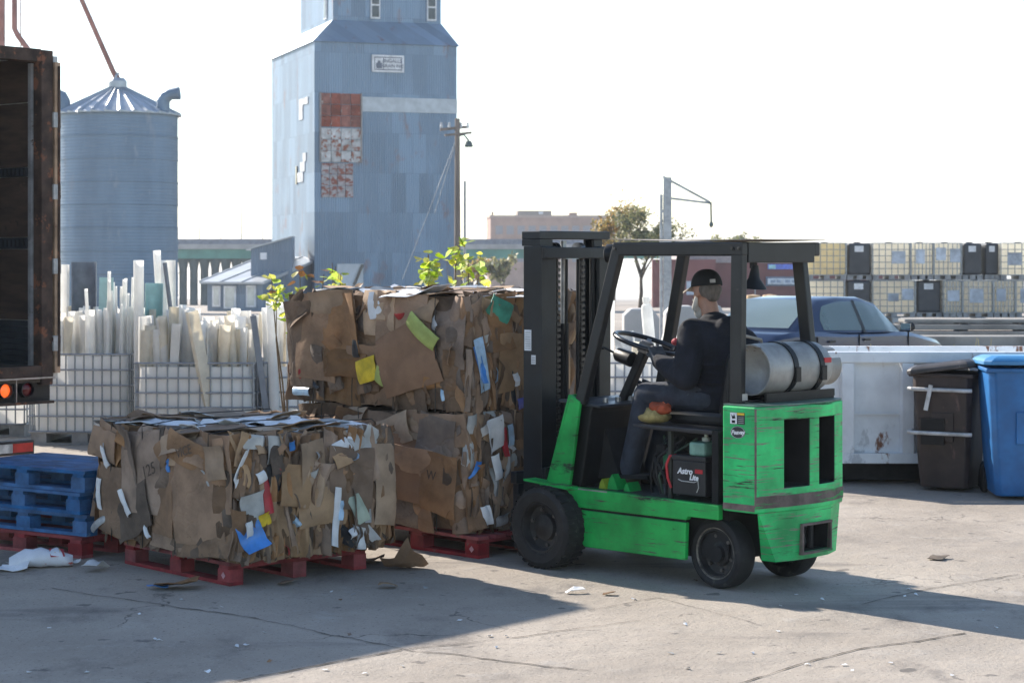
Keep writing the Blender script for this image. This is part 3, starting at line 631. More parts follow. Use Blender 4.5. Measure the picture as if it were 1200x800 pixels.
for (x, y, z) in ((-.125, gy1+.038, GT-.03), (-.075, gy1+.038, GT-.03), (.875, gy1+.034, GT-.03)): P('bolt', MB().lathe([(.01, 0), (.01, .01), (0, .011)], (x, y-.006, z), (0, 1, 0), 8), pm('grimy_steel', (.12, .11, .10), .55, .5, .3, 20))
# mast
mm = pm('mast_black', (.010, .014, .019), .35, .1, .3, 4, .05, 50, spots=((.07, .065, .06), 10, .66, (1, 1, .4)))
MX0, MX1 = 1.53, 1.70
for (y0, y1) in ((.265, .405), (-.265, -.15)):
    sgn_ = 1 if y0 > 0 else -1; yo = y1 if sgn_ > 0 else y0; yi = y0 if sgn_ > 0 else y1
    ch = MB().prism([(MX0, yo), (MX1, yo), (MX1, yi), (MX1-.028, yi), (MX1-.028, yo-sgn_*.03), (MX0+.028, yo-sgn_*.03), (MX0+.028, yi), (MX0, yi)], 'z', .07, 2.065)
    P('outer_upright', ch, mm, bevel=.005)
    a_ = yo-sgn_*.045
    P('inner_upright', MB().prism([(MX0+.035, a_), (MX1-.035, a_), (MX1-.035, a_-sgn_*.085), (MX1-.055, a_-sgn_*.085), (MX1-.055, a_-sgn_*.025), (MX0+.055, a_-sgn_*.025), (MX0+.055, a_-sgn_*.085), (MX0+.035, a_-sgn_*.085)], 'z', .10, 2.12), mm, bevel=.004)
P('mast_tie', MB().bx(MX0-.035, MX0-.002, -.265, .405, 1.985, 2.058), mm, bevel=.005)
P('mast_tie', MB().bx(MX0-.035, MX0-.002, -.265, .405, .50, .62), mm, bevel=.005)
P('inner_tie', MB().bx(MX0+.01, MX1+.012, -.27, .41, 2.11, 2.165), mm, bevel=.006)
P('tie_block', MB().bx(MX0+.012, MX1+.01, .29, .408, 2.066, 2.109), mm)
for y in (.205, -.03): P('lift_chain', MB().tube([(MX0+.06, y, .35), (MX0+.06, y, 2.02)], .014, 6), pm('chain', (.045, .042, .04), .5, .6, .3, 30))
chl = MB().box((0, 0, 0), (.016, .034, .022)).mesh('chain_link', pm('chain_link', (.09, .085, .08), .4, .7, .3, 30))
for y in (.205, -.03):
    for i in range(32): inst('chain_link', chl, fk, (MX0+.045, y, .75+i*.04))
P('chain_pulley', MB().lathe([(.0, -.02), (.05, -.02), (.05, -.012), (.04, 0), (.05, .012), (.05, .02), (0, .02)], (MX0+.08, -.03, 2.04), (0, 1, 0), 20), steel, smooth=40)
P('chain_pulley', MB().lathe([(.0, -.02), (.05, -.02), (.05, -.012), (.04, 0), (.05, .012), (.05, .02), (0, .02)], (MX0+.08, .205, 2.04), (0, 1, 0), 20), blackm, smooth=40)
P('lift_cylinder', MB().tube([(MX0+.11, .085, .12), (MX0+.11, .085, 1.55)], .036, 14), blackm, smooth=40)
P('lift_rod', MB().tube([(MX0+.11, .085, 1.55), (MX0+.11, .085, 2.1)], .02, 12), steel, smooth=40)
for y, r_ in ((.14, .011), (.03, .011), (-.10, .009)): P('hose', MB().tube([(MX0+.03, y, .45), (MX0+.028, y+.006, 1.2), (MX0+.03, y, 1.98)], r_, 8), blackm, smooth=40)
P('tilt_cylinder', MB().tube([(1.02, .25, .46), (1.5, .27, .60)], .035, 12), dark)
stk = P('mast_label', MB().bx(MX1-.075, MX1-.012, .4055, .407, 1.378, 1.515), paperw)
for i in range(8): P('label_print', MB().bx(MX1-.068, MX1-.02, .4071, .4077, 1.39+i*.015, 1.395+i*.015), paperg, stk)
stk = P('mast_label', MB().bx(MX1-.115, MX1-.075, .4055, .407, 1.29, 1.35), paperw)
for i in range(3): P('label_print', MB().bx(MX1-.11, MX1-.08, .4071, .4077, 1.3+i*.015, 1.305+i*.015), paperg, stk)
# carriage and forks
P('carriage', MB().bx(1.71, 1.765, -.32, .46, .20, .30).bx(1.71, 1.765, -.32, .46, .50, .58).bx(1.712, 1.763, .38, .44, .299, .501).bx(1.712, 1.763, -.30, -.24, .299, .501), mm, bevel=.006)
for y in (.24, -.12): P('fork', MB().prism([(1.77, .60), (1.77, .05), (2.85, .05), (2.85, .058), (1.83, .085), (1.805, .12), (1.805, .60)], 'y', y-.055, y+.055), blackm, bevel=.004)
# wheels
def wheel(r, w, name, x, yo, side, steer=0.0, tread=True, rimr=.62):
    o = empty(name, (x, yo-side*w/2, r), 0, fk); o.rotation_euler = (0, 0, steer)
    h = w/2; sd = side
    prof_ = [(r*rimr, -h*.9), (r*.86, -h), (r*.965, -h*.86), (r, -h*.6), (r, h*.6), (r*.965, h*.86), (r*.86, h), (r*rimr*1.05, h*.9), (r*rimr, h*.8), (r*rimr, -h*.8)]
    MB().lathe(prof_, (0, 0, 0), (0, 1, 0), 44, closed=True).build('tyre', rubber, o, smooth=30)
    if tread:
        lug = MB().box((0, 0, 0), (.012, w*.42, .03)).mesh('tread_lug', rubber)
        for i in range(28):
            for q in (-1, 1):
                a = 2*math.pi*(i+.5*(q > 0))/28
                c_ = inst('tread_lug', lug, o, (math.cos(a)*(r-.002), q*w*.24, math.sin(a)*(r-.002))); c_.rotation_euler = (0, -a, 0)
    rm_ = MB().lathe([(r*rimr, h*.78*sd), (r*rimr*.93, h*.8*sd), (r*rimr*.86, h*.3*sd), (r*rimr*.55, h*.2*sd), (r*rimr*.5, h*.45*sd), (r*rimr*.22, h*.6*sd), (0, h*.62*sd)], (0, 0, 0), (0, 1, 0), 36).build('rim', pm('rim_grime', (.03, .03, .031), .6, .3, .4, 8, .2, 40, spots=((.1, .09, .08), 10, .6, (1, 1, 1))), o, smooth=30)
    if not tread: MB().lathe([(r*rimr*1.0, h*.80*sd), (r*rimr*1.045, h*.92*sd), (r*rimr*1.06, h*.9*sd)], (0, 0, 0), (0, 1, 0), 36).build('rim_edge', pm('worn_rim_edge', (.2, .18, .15), .7, .2, .5, 14), rm_, smooth=30)
    for i in range(6):
        a = i*math.pi/3+.3
        MB().lathe([(.012, 0), (.012, .022), (0, .024)], (math.cos(a)*r*rimr*.7, h*.22*sd, math.sin(a)*r*rimr*.7), (0, sd, 0), 6).build('wheel_nut', pm('grimy_steel', (.12, .11, .10), .55, .5, .3, 20), rm_)
    return o
wheel(.262, .20, 'front_wheel', 1.345, .63, 1)
wheel(.262, .20, 'front_wheel', 1.345, -.585, -1)
wheel(.212, .15, 'rear_wheel', .055, .425, 1, steer=R(-4), tread=False, rimr=.70)
wheel(.212, .15, 'rear_wheel', .055, -.36, -1, steer=R(-4), tread=False, rimr=.70)
# seat deck, seat, engine bay seen from the near side
P('seat_deck', MB().prism([(.06, .925), (.60, .93), (.70, .945), (.70, .957), (.06, .955)], 'y', YR+.08, YL-.03), pm('deck_vinyl', (.02, .02, .026), .4, 0, .2, 6), bevel=.008)
P('engine_cover', MB().bx(.10, .64, YR+.1, .20, .512, .924), dark)
P('bay_strut', MB().bx(.40, .425, YL-.075, YL-.05, .512, .925), pm('strut_grime', (.05, .055, .045), .7, .2, .3))
rgm = random.Random(12)
for i in range(9):
    x = rgm.uniform(.40, .64); y = rgm.uniform(.26, .38); z = rgm.uniform(.56, .84); s2 = rgm.uniform(.03, .07)
    P('engine_part', MB().box((x, y-.04, z), (s2*1.3, .07, s2), Matrix.Rotation(rgm.uniform(-.5, .5), 3, 'Y')), rgm.choice((dark, pm('strut_grime', (.05, .055, .045), .7, .2, .3), pm('oily_iron', (.035, .03, .026), .5, .4, .3))), bevel=.006)
for i in range(7):
    x = rgm.uniform(.42, .64); P('engine_hose', MB().tube([(x, .36, .53), (x+rgm.uniform(-.06, .06), .39, .64), (x+rgm.uniform(-.1, .1), .38, .76), (x+rgm.uniform(-.14, .1), .30, .88)], rgm.uniform(.006, .014), 8), rgm.choice((dark, blackm, pm('hose_grime', (.05, .09, .06), .6))), smooth=True)
P('fan_pulley', MB().lathe([(0, -.01), (.07, -.012), (.075, 0), (.07, .012), (0, .01)], (.52, .30, .70), (0, 1, 0), 20), pm('oily_iron', (.035, .03, .026), .5, .4, .3), smooth=40)
P('bay_end', MB().bx(.02, .07, YR+.08, YL-.04, .512, .95), dark)
P('seat_cushion', MB().box((.36, .02, 1.0), (.46, .46, .09)), blackm, bevel=.03)
P('seat_back', MB().box((.115, .02, 1.2), (.10, .44, .42), Matrix.Rotation(R(-10), 3, 'Y')), blackm, bevel=.035)
bt = P('battery', MB().bx(.125, .385, .22, YL-.045, .545, .755), pm('battery_black', (.02, .02, .023), .45, 0, .2, 8), bevel=.006)
P('battery_lid', MB().bx(.12, .39, .215, YL-.04, .756, .785), pm('battery_black', (.02, .02, .023), .45), bt, bevel=.004)
redl = pm('print_red', (.5, .02, .03), .5)
lettering('Astro', .05, paperw, bt, frame((.285, YL-.0435, .69), (-1, 0, 0), (0, 0, 1)), shear=.25, bold=.002, thick=.0005)
MB().bx(.145, .205, YL-.0445, YL-.043, .683, .708).build('print_mark', redl, bt)
lettering('Lite', .045, paperw, bt, frame((.215, YL-.0435, .655), (-1, 0, 0), (0, 0, 1)), shear=.25, bold=.002, thick=.0005)
MB().tube([(.33, YL-.035, .64), (.3, YL-.03, .632), (.2, YL-.03, .63), (.17, YL-.03, .64), (.165, YL-.03, .60), (.18, YL-.03, .57)], .003, 6).build('battery_handle', paperg, bt)
P('red_cable', MB().tube([(.37, YL-.06, .78), (.41, YL-.05, .775), (.43, YL-.04, .72), (.42, YL-.04, .64), (.40, YL-.05, .58)], .008, 8), redl, smooth=True)
ct = P('coolant_bottle', MB().bx(.145, .27, .24, YL-.06, .786, .87), pm('milky_green', (.30, .52, .42), .45, 0, .2, 6, transl=.3), bevel=.015)
P('bottle_cap', MB().lathe([(.025, 0), (.027, .022), (.012, .026), (.012, .045), (0, .047)], (.2, .33, .872), (0, 0, 1), 14), pm('cap_pale', (.55, .6, .52), .5), ct, smooth=40)
P('filter_housing', MB().tube([(.54, .30, .80), (.50, .33, .70)], [.03, .035], 10), pm('grimy_green', (.03, .22, .1), .6, 0, .3))
P('engine_pipe', MB().tube([(.52, .33, .72), (.50, .34, .62), (.49, .34, .52)], .022, 8), dark)
P('engine_pipe', MB().tube([(.47, .32, .76), (.46, .34, .62), (.48, .34, .52)], .016, 8), pm('strut_grime', (.05, .055, .045), .7))
for (x, y, s_, m_) in ((.98, .26, .06, grp), (.84, .28, .035, grp), (1.05, .28, .04, pm('toolbag_yellow', (.32, .4, .03), .6))):
    P('floor_bracket', MB().prism([(x-s_*.7, .513), (x+s_*.8, .513), (x+s_*.55, .513+s_), (x+s_*.1, .513+s_*1.6), (x-s_*.3, .513+s_)], 'y', y-.05, y+.06), m_)
P('pedal', MB().box((1.02, .18, .62), (.09, .07, .015), Matrix.Rotation(R(-40), 3, 'Y')), dark)
P('kick_panel', MB().prism([(.74, .62), (.98, .60), (1.14, .98), (1.16, .98), (1.16, .57), (.74, .59)], 'y', .0, .26), dark)
# steering
swc = Vector((.925, .05, 1.437)); ax = Vector((.30, .10, -1)).normalized()*-1
ring = [(.215+.016*math.cos(t), .016*math.sin(t)) for t in [2*math.pi*i/10 for i in range(10)]]
swm = pm('wheel_plastic', (.015, .018, .025), .3, 0, .15, 8)
sw = MB().lathe(ring, swc, ax, 40, closed=True).build('steering_wheel', swm, fk, smooth=60)
a_ = ax.orthogonal().normalized(); b_ = ax.cross(a_)
for t in (.4, 2.5, 4.6): MB().bar(swc-ax*.03, swc+(a_*math.cos(t)+b_*math.sin(t))*.205, .03, .012, up=tuple(ax)).build('spoke', swm, sw)
MB().lathe([(0, .02), (.04, .012), (.055, -.02), (.05, -.06), (0, -.07)], swc, ax, 18).build('hub', pm('hub_grey', (.2, .18, .16), .5), sw, smooth=40)
P('spinner_knob', MB().ball(swc+Vector((-.14, -.12, .01)), (.03, .03, .025), 10, 6), pm('knob_red', (.5, .05, .06), .4), sw)
P('steering_column', MB().bar(swc-ax*.05, (1.17, .05, .99), .06, .06), blackm, bevel=.01)
P('column_shroud', MB().tube([(1.02, .09, 1.33), (1.14, .09, 1.36), (1.17, .09, 1.365)], [.05, .045, .02], 12), blackm, smooth=40)
P('direction_lever', MB().tube([(1.15, .1, 1.365), (1.22, .13, 1.40), (1.245, .14, 1.40)], [.008, .008, .014], 8), blackm)
for i in range(3): P('hydraulic_lever', MB().tube([(1.10, -.12-i*.08, 1.05), (1.16, -.12-i*.08, 1.15), (1.21+.02*i, -.12-i*.08, 1.165)], [.008, .008, .016], 8), blackm)
P('grab_handle', MB().tube([(.85, gy0+.05, 1.43), (.87, gy0+.06, 1.45), (.91, gy0+.07, 1.455)], .012, 8), blackm)
# gas cylinder cradle (the cylinder itself is a thing of its own)
P('tank_cradle', MB().bx(-.22, -.02, -.40, .28, 1.123, 1.135).bx(-.225, -.205, -.40, .28, 1.136, 1.18).bx(-.035, -.015, -.40, .28, 1.136, 1.18), blackm)
TC = Vector((-.12, 0, 1.318)); TR = .157
for y in (-.2, .06):
    P('tank_strap', MB().lathe([(TR+.002, -.022), (TR+.008, -.022), (TR+.008, .022), (TR+.002, .022)], TC+Vector((0, y, 0)), (0, 1, 0), 32, closed=True), blackm, smooth=40)
    P('strap_buckle', MB().box(TC+Vector((-TR-.012, y, -.03)), (.02, .05, .09)), blackm, bevel=.004)
P('tank_hose', MB().tube([TC+Vector((.02, .3, .12)), TC+Vector((.1, .34, .16)), TC+Vector((.14, .2, .2)), TC+Vector((.12, .05, .17)), TC+Vector((.16, -.05, .05))], .01, 8), pm('hose_tan', (.35, .3, .25), .6), smooth=True)
tk = empty('propane_tank', fw(TC.x, TC.y, TC.z), FA); tag(tk, 'scuffed silver gas cylinder strapped across the forklift counterweight', 'gas cylinder')
tkm = pm('tank_paint', (.34, .34, .33), .5, .35, .18, 5, .08, 50, spots=((.15, .10, .07), 6, .63, (1, 1, 1)), spots2=((.4, .32, .2), 3, .66, (1, 1, 1)))
MB().lathe([(0, .20), (.06, .205), (.10, .225), (.135, .25), (TR*.97, .265), (TR, .24), (TR, -.26), (TR*.97, -.30), (TR*.85, -.34), (TR*.6, -.37), (0, -.38)], ax=(0, 1, 0), n=40).build('vessel', tkm, tk, smooth=30)
MB().lathe([(TR*.93, .24), (TR*.98, .24), (TR*.98, .305), (TR*.93, .305)], ax=(0, 1, 0), n=36, closed=True).build('foot_ring', tkm, tk, smooth=30)
hd = MB()
for a0_, a1_ in ((-.5, 2.2), (2.7, 5.3)):
    ks_ = [a0_+(a1_-a0_)*i/14 for i in range(15)]
    for i in range(14):
        for (r0, r1) in ((.10, .106),):
            q = []
            for a in (ks_[i], ks_[i+1]):
                for r_ in (r0, r1):
                    for y in (-.35, -.45): q.append((r_*1.15*math.cos(a), y, r_*1.15*math.sin(a)))
            hd.add(q, [(0, 1, 5, 4), (2, 6, 7, 3), (1, 3, 7, 5), (0, 4, 6, 2)]+([(0, 2, 3, 1)] if i == 0 else [])+([(4, 5, 7, 6)] if i == 13 else []))
hd.build('collar', tkm, tk, smooth=30)
MB().tube([(0, -.36, 0), (0, -.41, 0), (.05, -.42, 0)], .022, 10).build('valve', pm('brass', (.5, .35, .12), .35, .9, .2), tk, smooth=40)
MB().bx(-TR-.004, -TR+.002, -.29, -.22, .03, .06).build('red_decal', redl, tk)
# ------------------------------------------------------------ pallets (block type, about 1.2 x 1.0 m)
def make_pallet(name, mat, Lx, Ly):
    o = empty(name); H_ = .144; t = .022
    nb = 7; bw = .1; bd = MB().box((0, 0, 0), (Lx, bw, t)).mesh('deck_board', mat)
    for i in range(nb): inst('deck_board', bd, o, (0, -Ly/2+bw/2+(Ly-bw)*i/(nb-1), H_-t/2))
    st_ = MB().box((0, 0, 0), (.1, Ly-.004, t)).mesh('stringer_board', mat)
    bt_ = MB().box((0, 0, 0), (Lx-.006, .1, t)).mesh('bottom_board', mat)
    bl = MB().box((0, 0, 0), (.13, .1, H_-3*t-.002)).mesh('block', mat)
    for i in (-1, 0, 1):
        inst('stringer_board', st_, o, (i*(Lx/2-.065), 0, H_-1.5*t-.001))
        inst('bottom_board', bt_, o, (0, i*(Ly/2-.053), t/2+.001))
        for j in (-1, 0, 1): inst('block', bl, o, (i*(Lx/2-.068), j*(Ly/2-.054), t+.002+(H_-3*t-.004)/2))
    return o
palred = pm('pallet_red', (.26, .035, .04), .85, 0, .3, 6, .2, 30, rnd=.2, spots=((.16, .11, .09), 6, .6, (1, 1, 1)))
palblue = pm('pallet_blue', (.03, .12, .29), .8, 0, .3, 6, .2, 30, rnd=.15, spots=((.2, .26, .36), 7, .63, (1, 1, 1)))
BA = R(131.8); bu = Vector((math.cos(BA), math.sin(BA), 0)); bvv = Vector((-math.sin(BA), math.cos(BA), 0))
NBL, NBW, NBH = 1.64, 1.22, .77
NBC = Vector((-1.665, 12.04, 0))+bu*NBL/2-bvv*NBW/2
pr = make_pallet('red_pallet', palred, 1.22, 1.05)
pr.location = NBC-bu*.10+bvv*.05; pr.rotation_euler = (0, 0, BA); tag(pr, 'red wooden pallet beneath the low cardboard bale in front', 'pallet', 'wooden pallets in the yard')
dm = MB().prism([(0, -.022), (.022, 0), (0, .022), (-.022, 0)], 'y', 0, .002).mesh('diamond_mark', pm('mark_pink', (.55, .3, .33), .8))
inst('diamond_mark', dm, pr, (-.545, .5245, .06))
pr2 = copy_tree(pr); pr2.location = fw(2.52, .09); pr2.rotation_euler = (0, 0, FA); tag(pr2, 'red wooden pallet on the forks beneath the two stacked bales')
sc0 = gp(96, 655); FB = R(146)
ub = Vector((math.cos(FB), math.sin(FB), 0)); vb_ = Vector((-math.sin(FB), math.cos(FB), 0))
pc = sc0+ub*.6-vb_*.38
pb0 = make_pallet('red_pallet', palred, 1.2, .76); pb0.location = pc; pb0.rotation_euler = (0, 0, FB); tag(pb0, 'red wooden pallet at the bottom of the blue pallet stack', 'pallet', 'wooden pallets in the yard')
pbl = make_pallet('blue_pallet', palblue, 1.2, .76); pbl.location = pc+Vector((.02, 0, .145)); pbl.rotation_euler = (0, 0, FB+.015); tag(pbl, 'lowest blue wooden pallet, resting directly on the red pallet', 'pallet', 'wooden pallets in the yard')
b2 = copy_tree(pbl); b2.location = pc+Vector((-.01, .01, .29)); b2.rotation_euler = (0, 0, FB-.01); tag(b2, 'middle blue wooden pallet of the stack beside the low bale')
b3 = copy_tree(pbl); b3.location = pc+Vector((.015, .0, .435)); b3.rotation_euler = (0, 0, FB+.005); tag(b3, 'topmost blue wooden pallet with sunlit deck boards')

# ------------------------------------------------------------ cardboard bales
def sheet_mesh(w, h, r, n=(7, 7), nc=3, amp=.012, jit=.14, curl=0.0, bend=0.0, mat=None, name='cardboard_sheet', thick=.005, fold=.5, tuck=.011, pleat=0.0, npl=2.0):
    co = [Vector((sx*w/2*(1+r.uniform(-jit, jit)), sy*h/2*(1+r.uniform(-jit, jit)))) for sx, sy in ((-1, -1), (1, -1), (1, 1), (-1, 1))]
    cr = []
    for i in range(nc):
        a = r.choice((0, math.pi/2, r.uniform(0, math.pi)))+r.uniform(-.15, .15); d = Vector((math.cos(a), math.sin(a)))
        cr.append((d, r.uniform(-.3, .3)*min(w, h), r.uniform(-fold, fold)))
    wr = []
    for i in range(2 if w > .2 else 1):
        a = r.uniform(0, math.pi); wr.append((Vector((math.cos(a), math.sin(a))), r.uniform(-.35, .35)*min(w, h), r.uniform(-.012, .012)))
    side = r.randrange(4); off = r.uniform(0, 99); nu, nv = n; vs = []
    for j in range(nv+1):
        for i in range(nu+1):
            s_, t = i/nu, j/nv
            p = co[0]*(1-s_)*(1-t)+co[1]*s_*(1-t)+co[2]*s_*t+co[3]*(1-s_)*t
            q = noise.noise_vector(Vector((p.x*6+off, p.y*6, off)))
            if i in (0, nu) or j in (0, nv): p = p+Vector((q.x, q.y))*.03*min(w, h)**.5
            z = sum(a*max(0, d.dot(p)-c) for d, c, a in cr)
            z += q.z*amp*2+noise.noise(Vector((p.x*17+off, p.y*17, 3)))*amp*.6
            z += bend*(1-(2*s_-1)**2)
            z -= tuck*(abs(2*s_-1)**4+abs(2*t-1)**4)
            for d, c, a in wr: z += a*math.exp(-((d.dot(p)-c)/.012)**2)
            if pleat: z += pleat*math.sin(6.283*npl*(s_+.12*noise.noise(Vector((t*3, off, 1))))+off)*(.55+.45*noise.noise(Vector((s_*5, t*2.5, off))))*1.4
            e = (t, 1-t, s_, 1-s_)[side]
            if curl and e < .35: z += curl*((.35-e)/.35)**2
            vs.append((p.x, p.y, z))
    fs = [(j*(nu+1)+i, j*(nu+1)+i+1, (j+1)*(nu+1)+i+1, (j+1)*(nu+1)+i) for j in range(nv) for i in range(nu)]
    m0 = sum(v[2] for v in vs)/len(vs); k_ = len(vs)
    vs = [(x, y, z-m0) for x, y, z in vs]
    vs += [(x, y, z-thick) for x, y, z in vs]
    fs2 = fs+[tuple(k_+i for i in f[::-1]) for f in fs]
    ring_ = [i for i in range(nu)]+[j*(nu+1)+nu for j in range(nv)]+[nv*(nu+1)+i for i in range(nu, 0, -1)]+[j*(nu+1) for j in range(nv, 0, -1)]
    for a, b in zip(ring_, ring_[1:]+ring_[:1]): fs2.append((b, a, k_+a, k_+b))
    me = bpy.data.meshes.new(name); me.from_pydata(vs, [], fs2); me.materials.append(mat or cb)
    me.polygons.foreach_set('use_smooth', [True]*len(fs2)); me.set_sharp_from_angle(angle=R(32)); return me
blue = pm('scrap_blue', (.05, .22, .6), .35, 0, .2, 9); yel = pm('scrap_yellow', (.7, .5, .03), .5, 0, .2, 9); redb = pm('scrap_red', (.4, .03, .04), .5, 0, .2, 9)
tealb = pm('scrap_green', (.05, .28, .2), .6, 0, .25, 9); lime = pm('printed_lime', (.36, .42, .12), .7, 0, .15, 6); cyan = pm('scrap_pale_blue', (.42, .6, .78), .5, 0, .2, 9)
plast = pm('clear_plastic', (.66, .68, .7), .25, 0, .2, 9, transl=.4); blk = pm('scrap_black', (.02, .022, .028), .5, 0, .2, 9); tan = pm('kraft_light', (.38, .25, .15), .8, 0, .18, 5, .6, 13, rnd=.2)
strapm = pm('bale_wire', (.02, .02, .02), .5, .3)
def make_bale(name, label, loc, rz, L, Wd, Hh, seed, side_big, side_small, end_strips, top_n, extra=(), scraps=30, group='bales of crushed cardboard'):
    r = random.Random(seed); o = empty(name, loc, rz); tag(o, label, 'cardboard bale', group)
    # compressed core
    core = MB(); n = 14
    for ax_, sgn_ in ((0, -1), (0, 1), (1, -1), (1, 1), (2, -1), (2, 1)):
        vs = []
        for j in range(n+1):
            for i in range(n+1):
                s_, t = i/n*2-1, j/n*2-1; p = [0, 0, 0]; p[ax_] = sgn_; p[(ax_+1) % 3] = s_; p[(ax_+2) % 3] = t
                v = Vector((p[0]*(L/2-.035), p[1]*(Wd/2-.035), Hh/2+p[2]*(Hh/2-.02)))
                q = noise.noise_vector(Vector((v.x*9+seed, v.y*9, v.z*9)))*.022; v += q
                vs.append(v)
        core.add(vs, [(j*(n+1)+i, j*(n+1)+i+1, (j+1)*(n+1)+i+1, (j+1)*(n+1)+i) for j in range(n) for i in range(n)])
    core.build('compressed_core', cbk, o)
    faces = {'side': (Vector((0, Wd/2, 0)), Vector((-1, 0, 0)), Vector((0, 0, 1)), L), 'end': (Vector((-L/2, 0, 0)), Vector((0, -1, 0)), Vector((0, 0, 1)), Wd),
             'back': (Vector((0, -Wd/2, 0)), Vector((1, 0, 0)), Vector((0, 0, 1)), L), 'front': (Vector((L/2, 0, 0)), Vector((0, 1, 0)), Vector((0, 0, 1)), Wd),
             'top': (Vector((0, 0, Hh)), Vector((-1, 0, 0)), Vector((0, -1, 0)), L)}
    def put(me, face, u, v, dep, rot=0.0, tu=0.0, tv=0.0, nm='cardboard_sheet'):
        fo, U, V, _ = faces[face]; Nn = U.cross(V)
        if face != 'top':
            hh = max(abs(q.co.y*math.cos(rot)+q.co.x*math.sin(rot)) for q in me.vertices); v = min(max(v, hh-.015), max(hh-.015, Hh-hh+.02))
            ww = max(abs(q.co.x*math.cos(rot)-q.co.y*math.sin(rot)) for q in me.vertices)*max(.3, math.cos(tv)); Lq = faces[face][3]; lim = Lq/2-ww+.025; u = min(max(u, -lim), lim) if lim > 0 else 0
        base = fo+U*u+V*v+Nn*dep
        M = Matrix((U, V, Nn)).transposed() @ Matrix.Rotation(rot, 3, 'Z') @ Matrix.Rotation(tu, 3, 'X') @ Matrix.Rotation(tv, 3, 'Y')
        ob = inst(nm, me, o); ob.matrix_local = Matrix.Translation(base) @ M.to_4x4(); return ob
    # broad flattened boxes on the long sides: a full layer of panels, then smaller crumpled ones over their joints
    for face, nb_, ns_ in (('side', side_big, side_small), ('back', 5, 8)):
        Lf = faces[face][3]
        for i in range(nb_):
            for jrow in (0, 1):
                w_ = Lf/nb_*r.uniform(1.05, 1.5); h_ = Hh*.5*r.uniform(1.0, 1.35)
                put(sheet_mesh(w_, h_, r, (14, 12), 4, .013, .08, r.uniform(-.02, .02), mat=cb if r.random() < .6 else cbd, fold=.2, pleat=r.uniform(.003, .010), npl=r.uniform(.8, 1.8)), face, -Lf/2+Lf*(i+.5)/nb_+r.uniform(-.05, .05), Hh*(.27+.46*jrow)+r.uniform(-.04, .04), r.uniform(-.02, .012), r.uniform(-.1, .1), r.uniform(-.05, .05), r.uniform(-.07, .07))
        for i in range(ns_):
            w_ = r.uniform(.08, .24); h_ = r.uniform(.08, .26)
            put(sheet_mesh(w_, h_, r, (6, 6), 3, .014, .3, r.uniform(-.01, .03), mat=r.choice((cb, cbd, cbd)), fold=.6), face, r.uniform(-Lf/2+.05, Lf/2-.05), r.choice((r.uniform(.03, .25), r.uniform(.05, Hh-.05))), r.uniform(-.015, .016), r.uniform(-.6, .6), r.uniform(-.2, .2), r.uniform(-.3, .3))
    # crushed folded edges on the ends: tall folds side by side, then narrow edge-on layers between them
    for face, ns_ in (('end', end_strips), ('front', end_strips//5)):
        Lf = faces[face][3]; ncol = 15
        for i in range(ncol if face == 'end' else 6):
            nc_ = ncol if face == 'end' else 6
            for jrow in (0, 1, 2):
                w_ = Lf/nc_*r.uniform(1.4, 2.8); h_ = Hh/3*r.uniform(1.1, 1.8)
                put(sheet_mesh(w_, h_, r, (16, 9), 2, .014, .22, r.uniform(-.02, .03), r.uniform(-.01, .03), mat=r.choice((cb, cb, cb, cbd, tan)), fold=.35, pleat=r.uniform(.012, .03), npl=r.uniform(1.2, 3.0)), face, -Lf/2+Lf*(i+.5)/nc_+r.uniform(-.02, .02), Hh*(jrow+.5)/3+r.uniform(-.05, .05), r.uniform(-.03, .012), r.uniform(-.2, .2), r.uniform(-.12, .12), r.uniform(-.22, .22))
        for i in range(ns_):
            w_ = r.uniform(.03, .10); h_ = r.uniform(.12, .40)
            u = -Lf/2+.02+(Lf-.04)*((i*0.618) % 1.0)+r.uniform(-.02, .02); v = r.uniform(0, Hh)
            mt = r.choice((cb, cb, cb, cb, tan, cbd, cbd)) if r.random() > .06 else r.choice((paperg, paperw, blk))
            put(sheet_mesh(w_, h_, r, (6, 9), 2, .018, .3, r.uniform(0, .03), r.uniform(.0, .035), mat=mt, fold=.6, pleat=r.uniform(0, .012), npl=1.0), face, u, v, r.uniform(-.02, .022), r.uniform(-.22, .22), r.uniform(-.15, .15), r.uniform(-1.1, 1.1))
    for i in range(top_n):  # extra white sheets: sunlight on the bale's top put into the colours
        w_ = r.uniform(.2, .5); h_ = r.uniform(.15, .4)
        put(sheet_mesh(w_, h_, r, (5, 5), 2, .012, .3, r.uniform(0, .05), mat=r.choice((cb, tan, paperw, paperw, paperg)), fold=.15), 'top', r.uniform(-L/2+.12, L/2-.12), r.uniform(-Wd/2+.1, Wd/2-.1), r.uniform(-.015, .012), r.uniform(-.6, .6), r.uniform(-.06, .06), r.uniform(-.06, .06))
    # flaps folded over the top edges
    for i in range(int(L/.16)):
        u = -L/2+.08+r.uniform(0, L-.16)
        put(sheet_mesh(r.uniform(.1, .26), r.uniform(.1, .22), r, (5, 5), 2, .012, .25, r.uniform(-.06, .02), mat=r.choice((cb, cb, cbd, tan)), fold=.5), 'side', u, Hh-r.uniform(.03, .08), r.uniform(-.015, .02), r.uniform(-.4, .4), r.uniform(-.6, .1), r.uniform(-.2, .2), nm='cardboard_flap')
    for i in range(int(Wd/.07)):
        u = -Wd/2+.05+r.uniform(0, Wd-.1)
        put(sheet_mesh(r.uniform(.06, .18), r.uniform(.08, .2), r, (4, 5), 2, .012, .25, r.uniform(-.06, .02), mat=r.choice((cb, cb, cbd, tan, paperg)), fold=.6), 'end', u, Hh-r.uniform(.03, .08), r.uniform(-.02, .03), r.uniform(-.4, .4), r.uniform(-.6, .3), r.uniform(-.4, .4), nm='cardboard_flap')
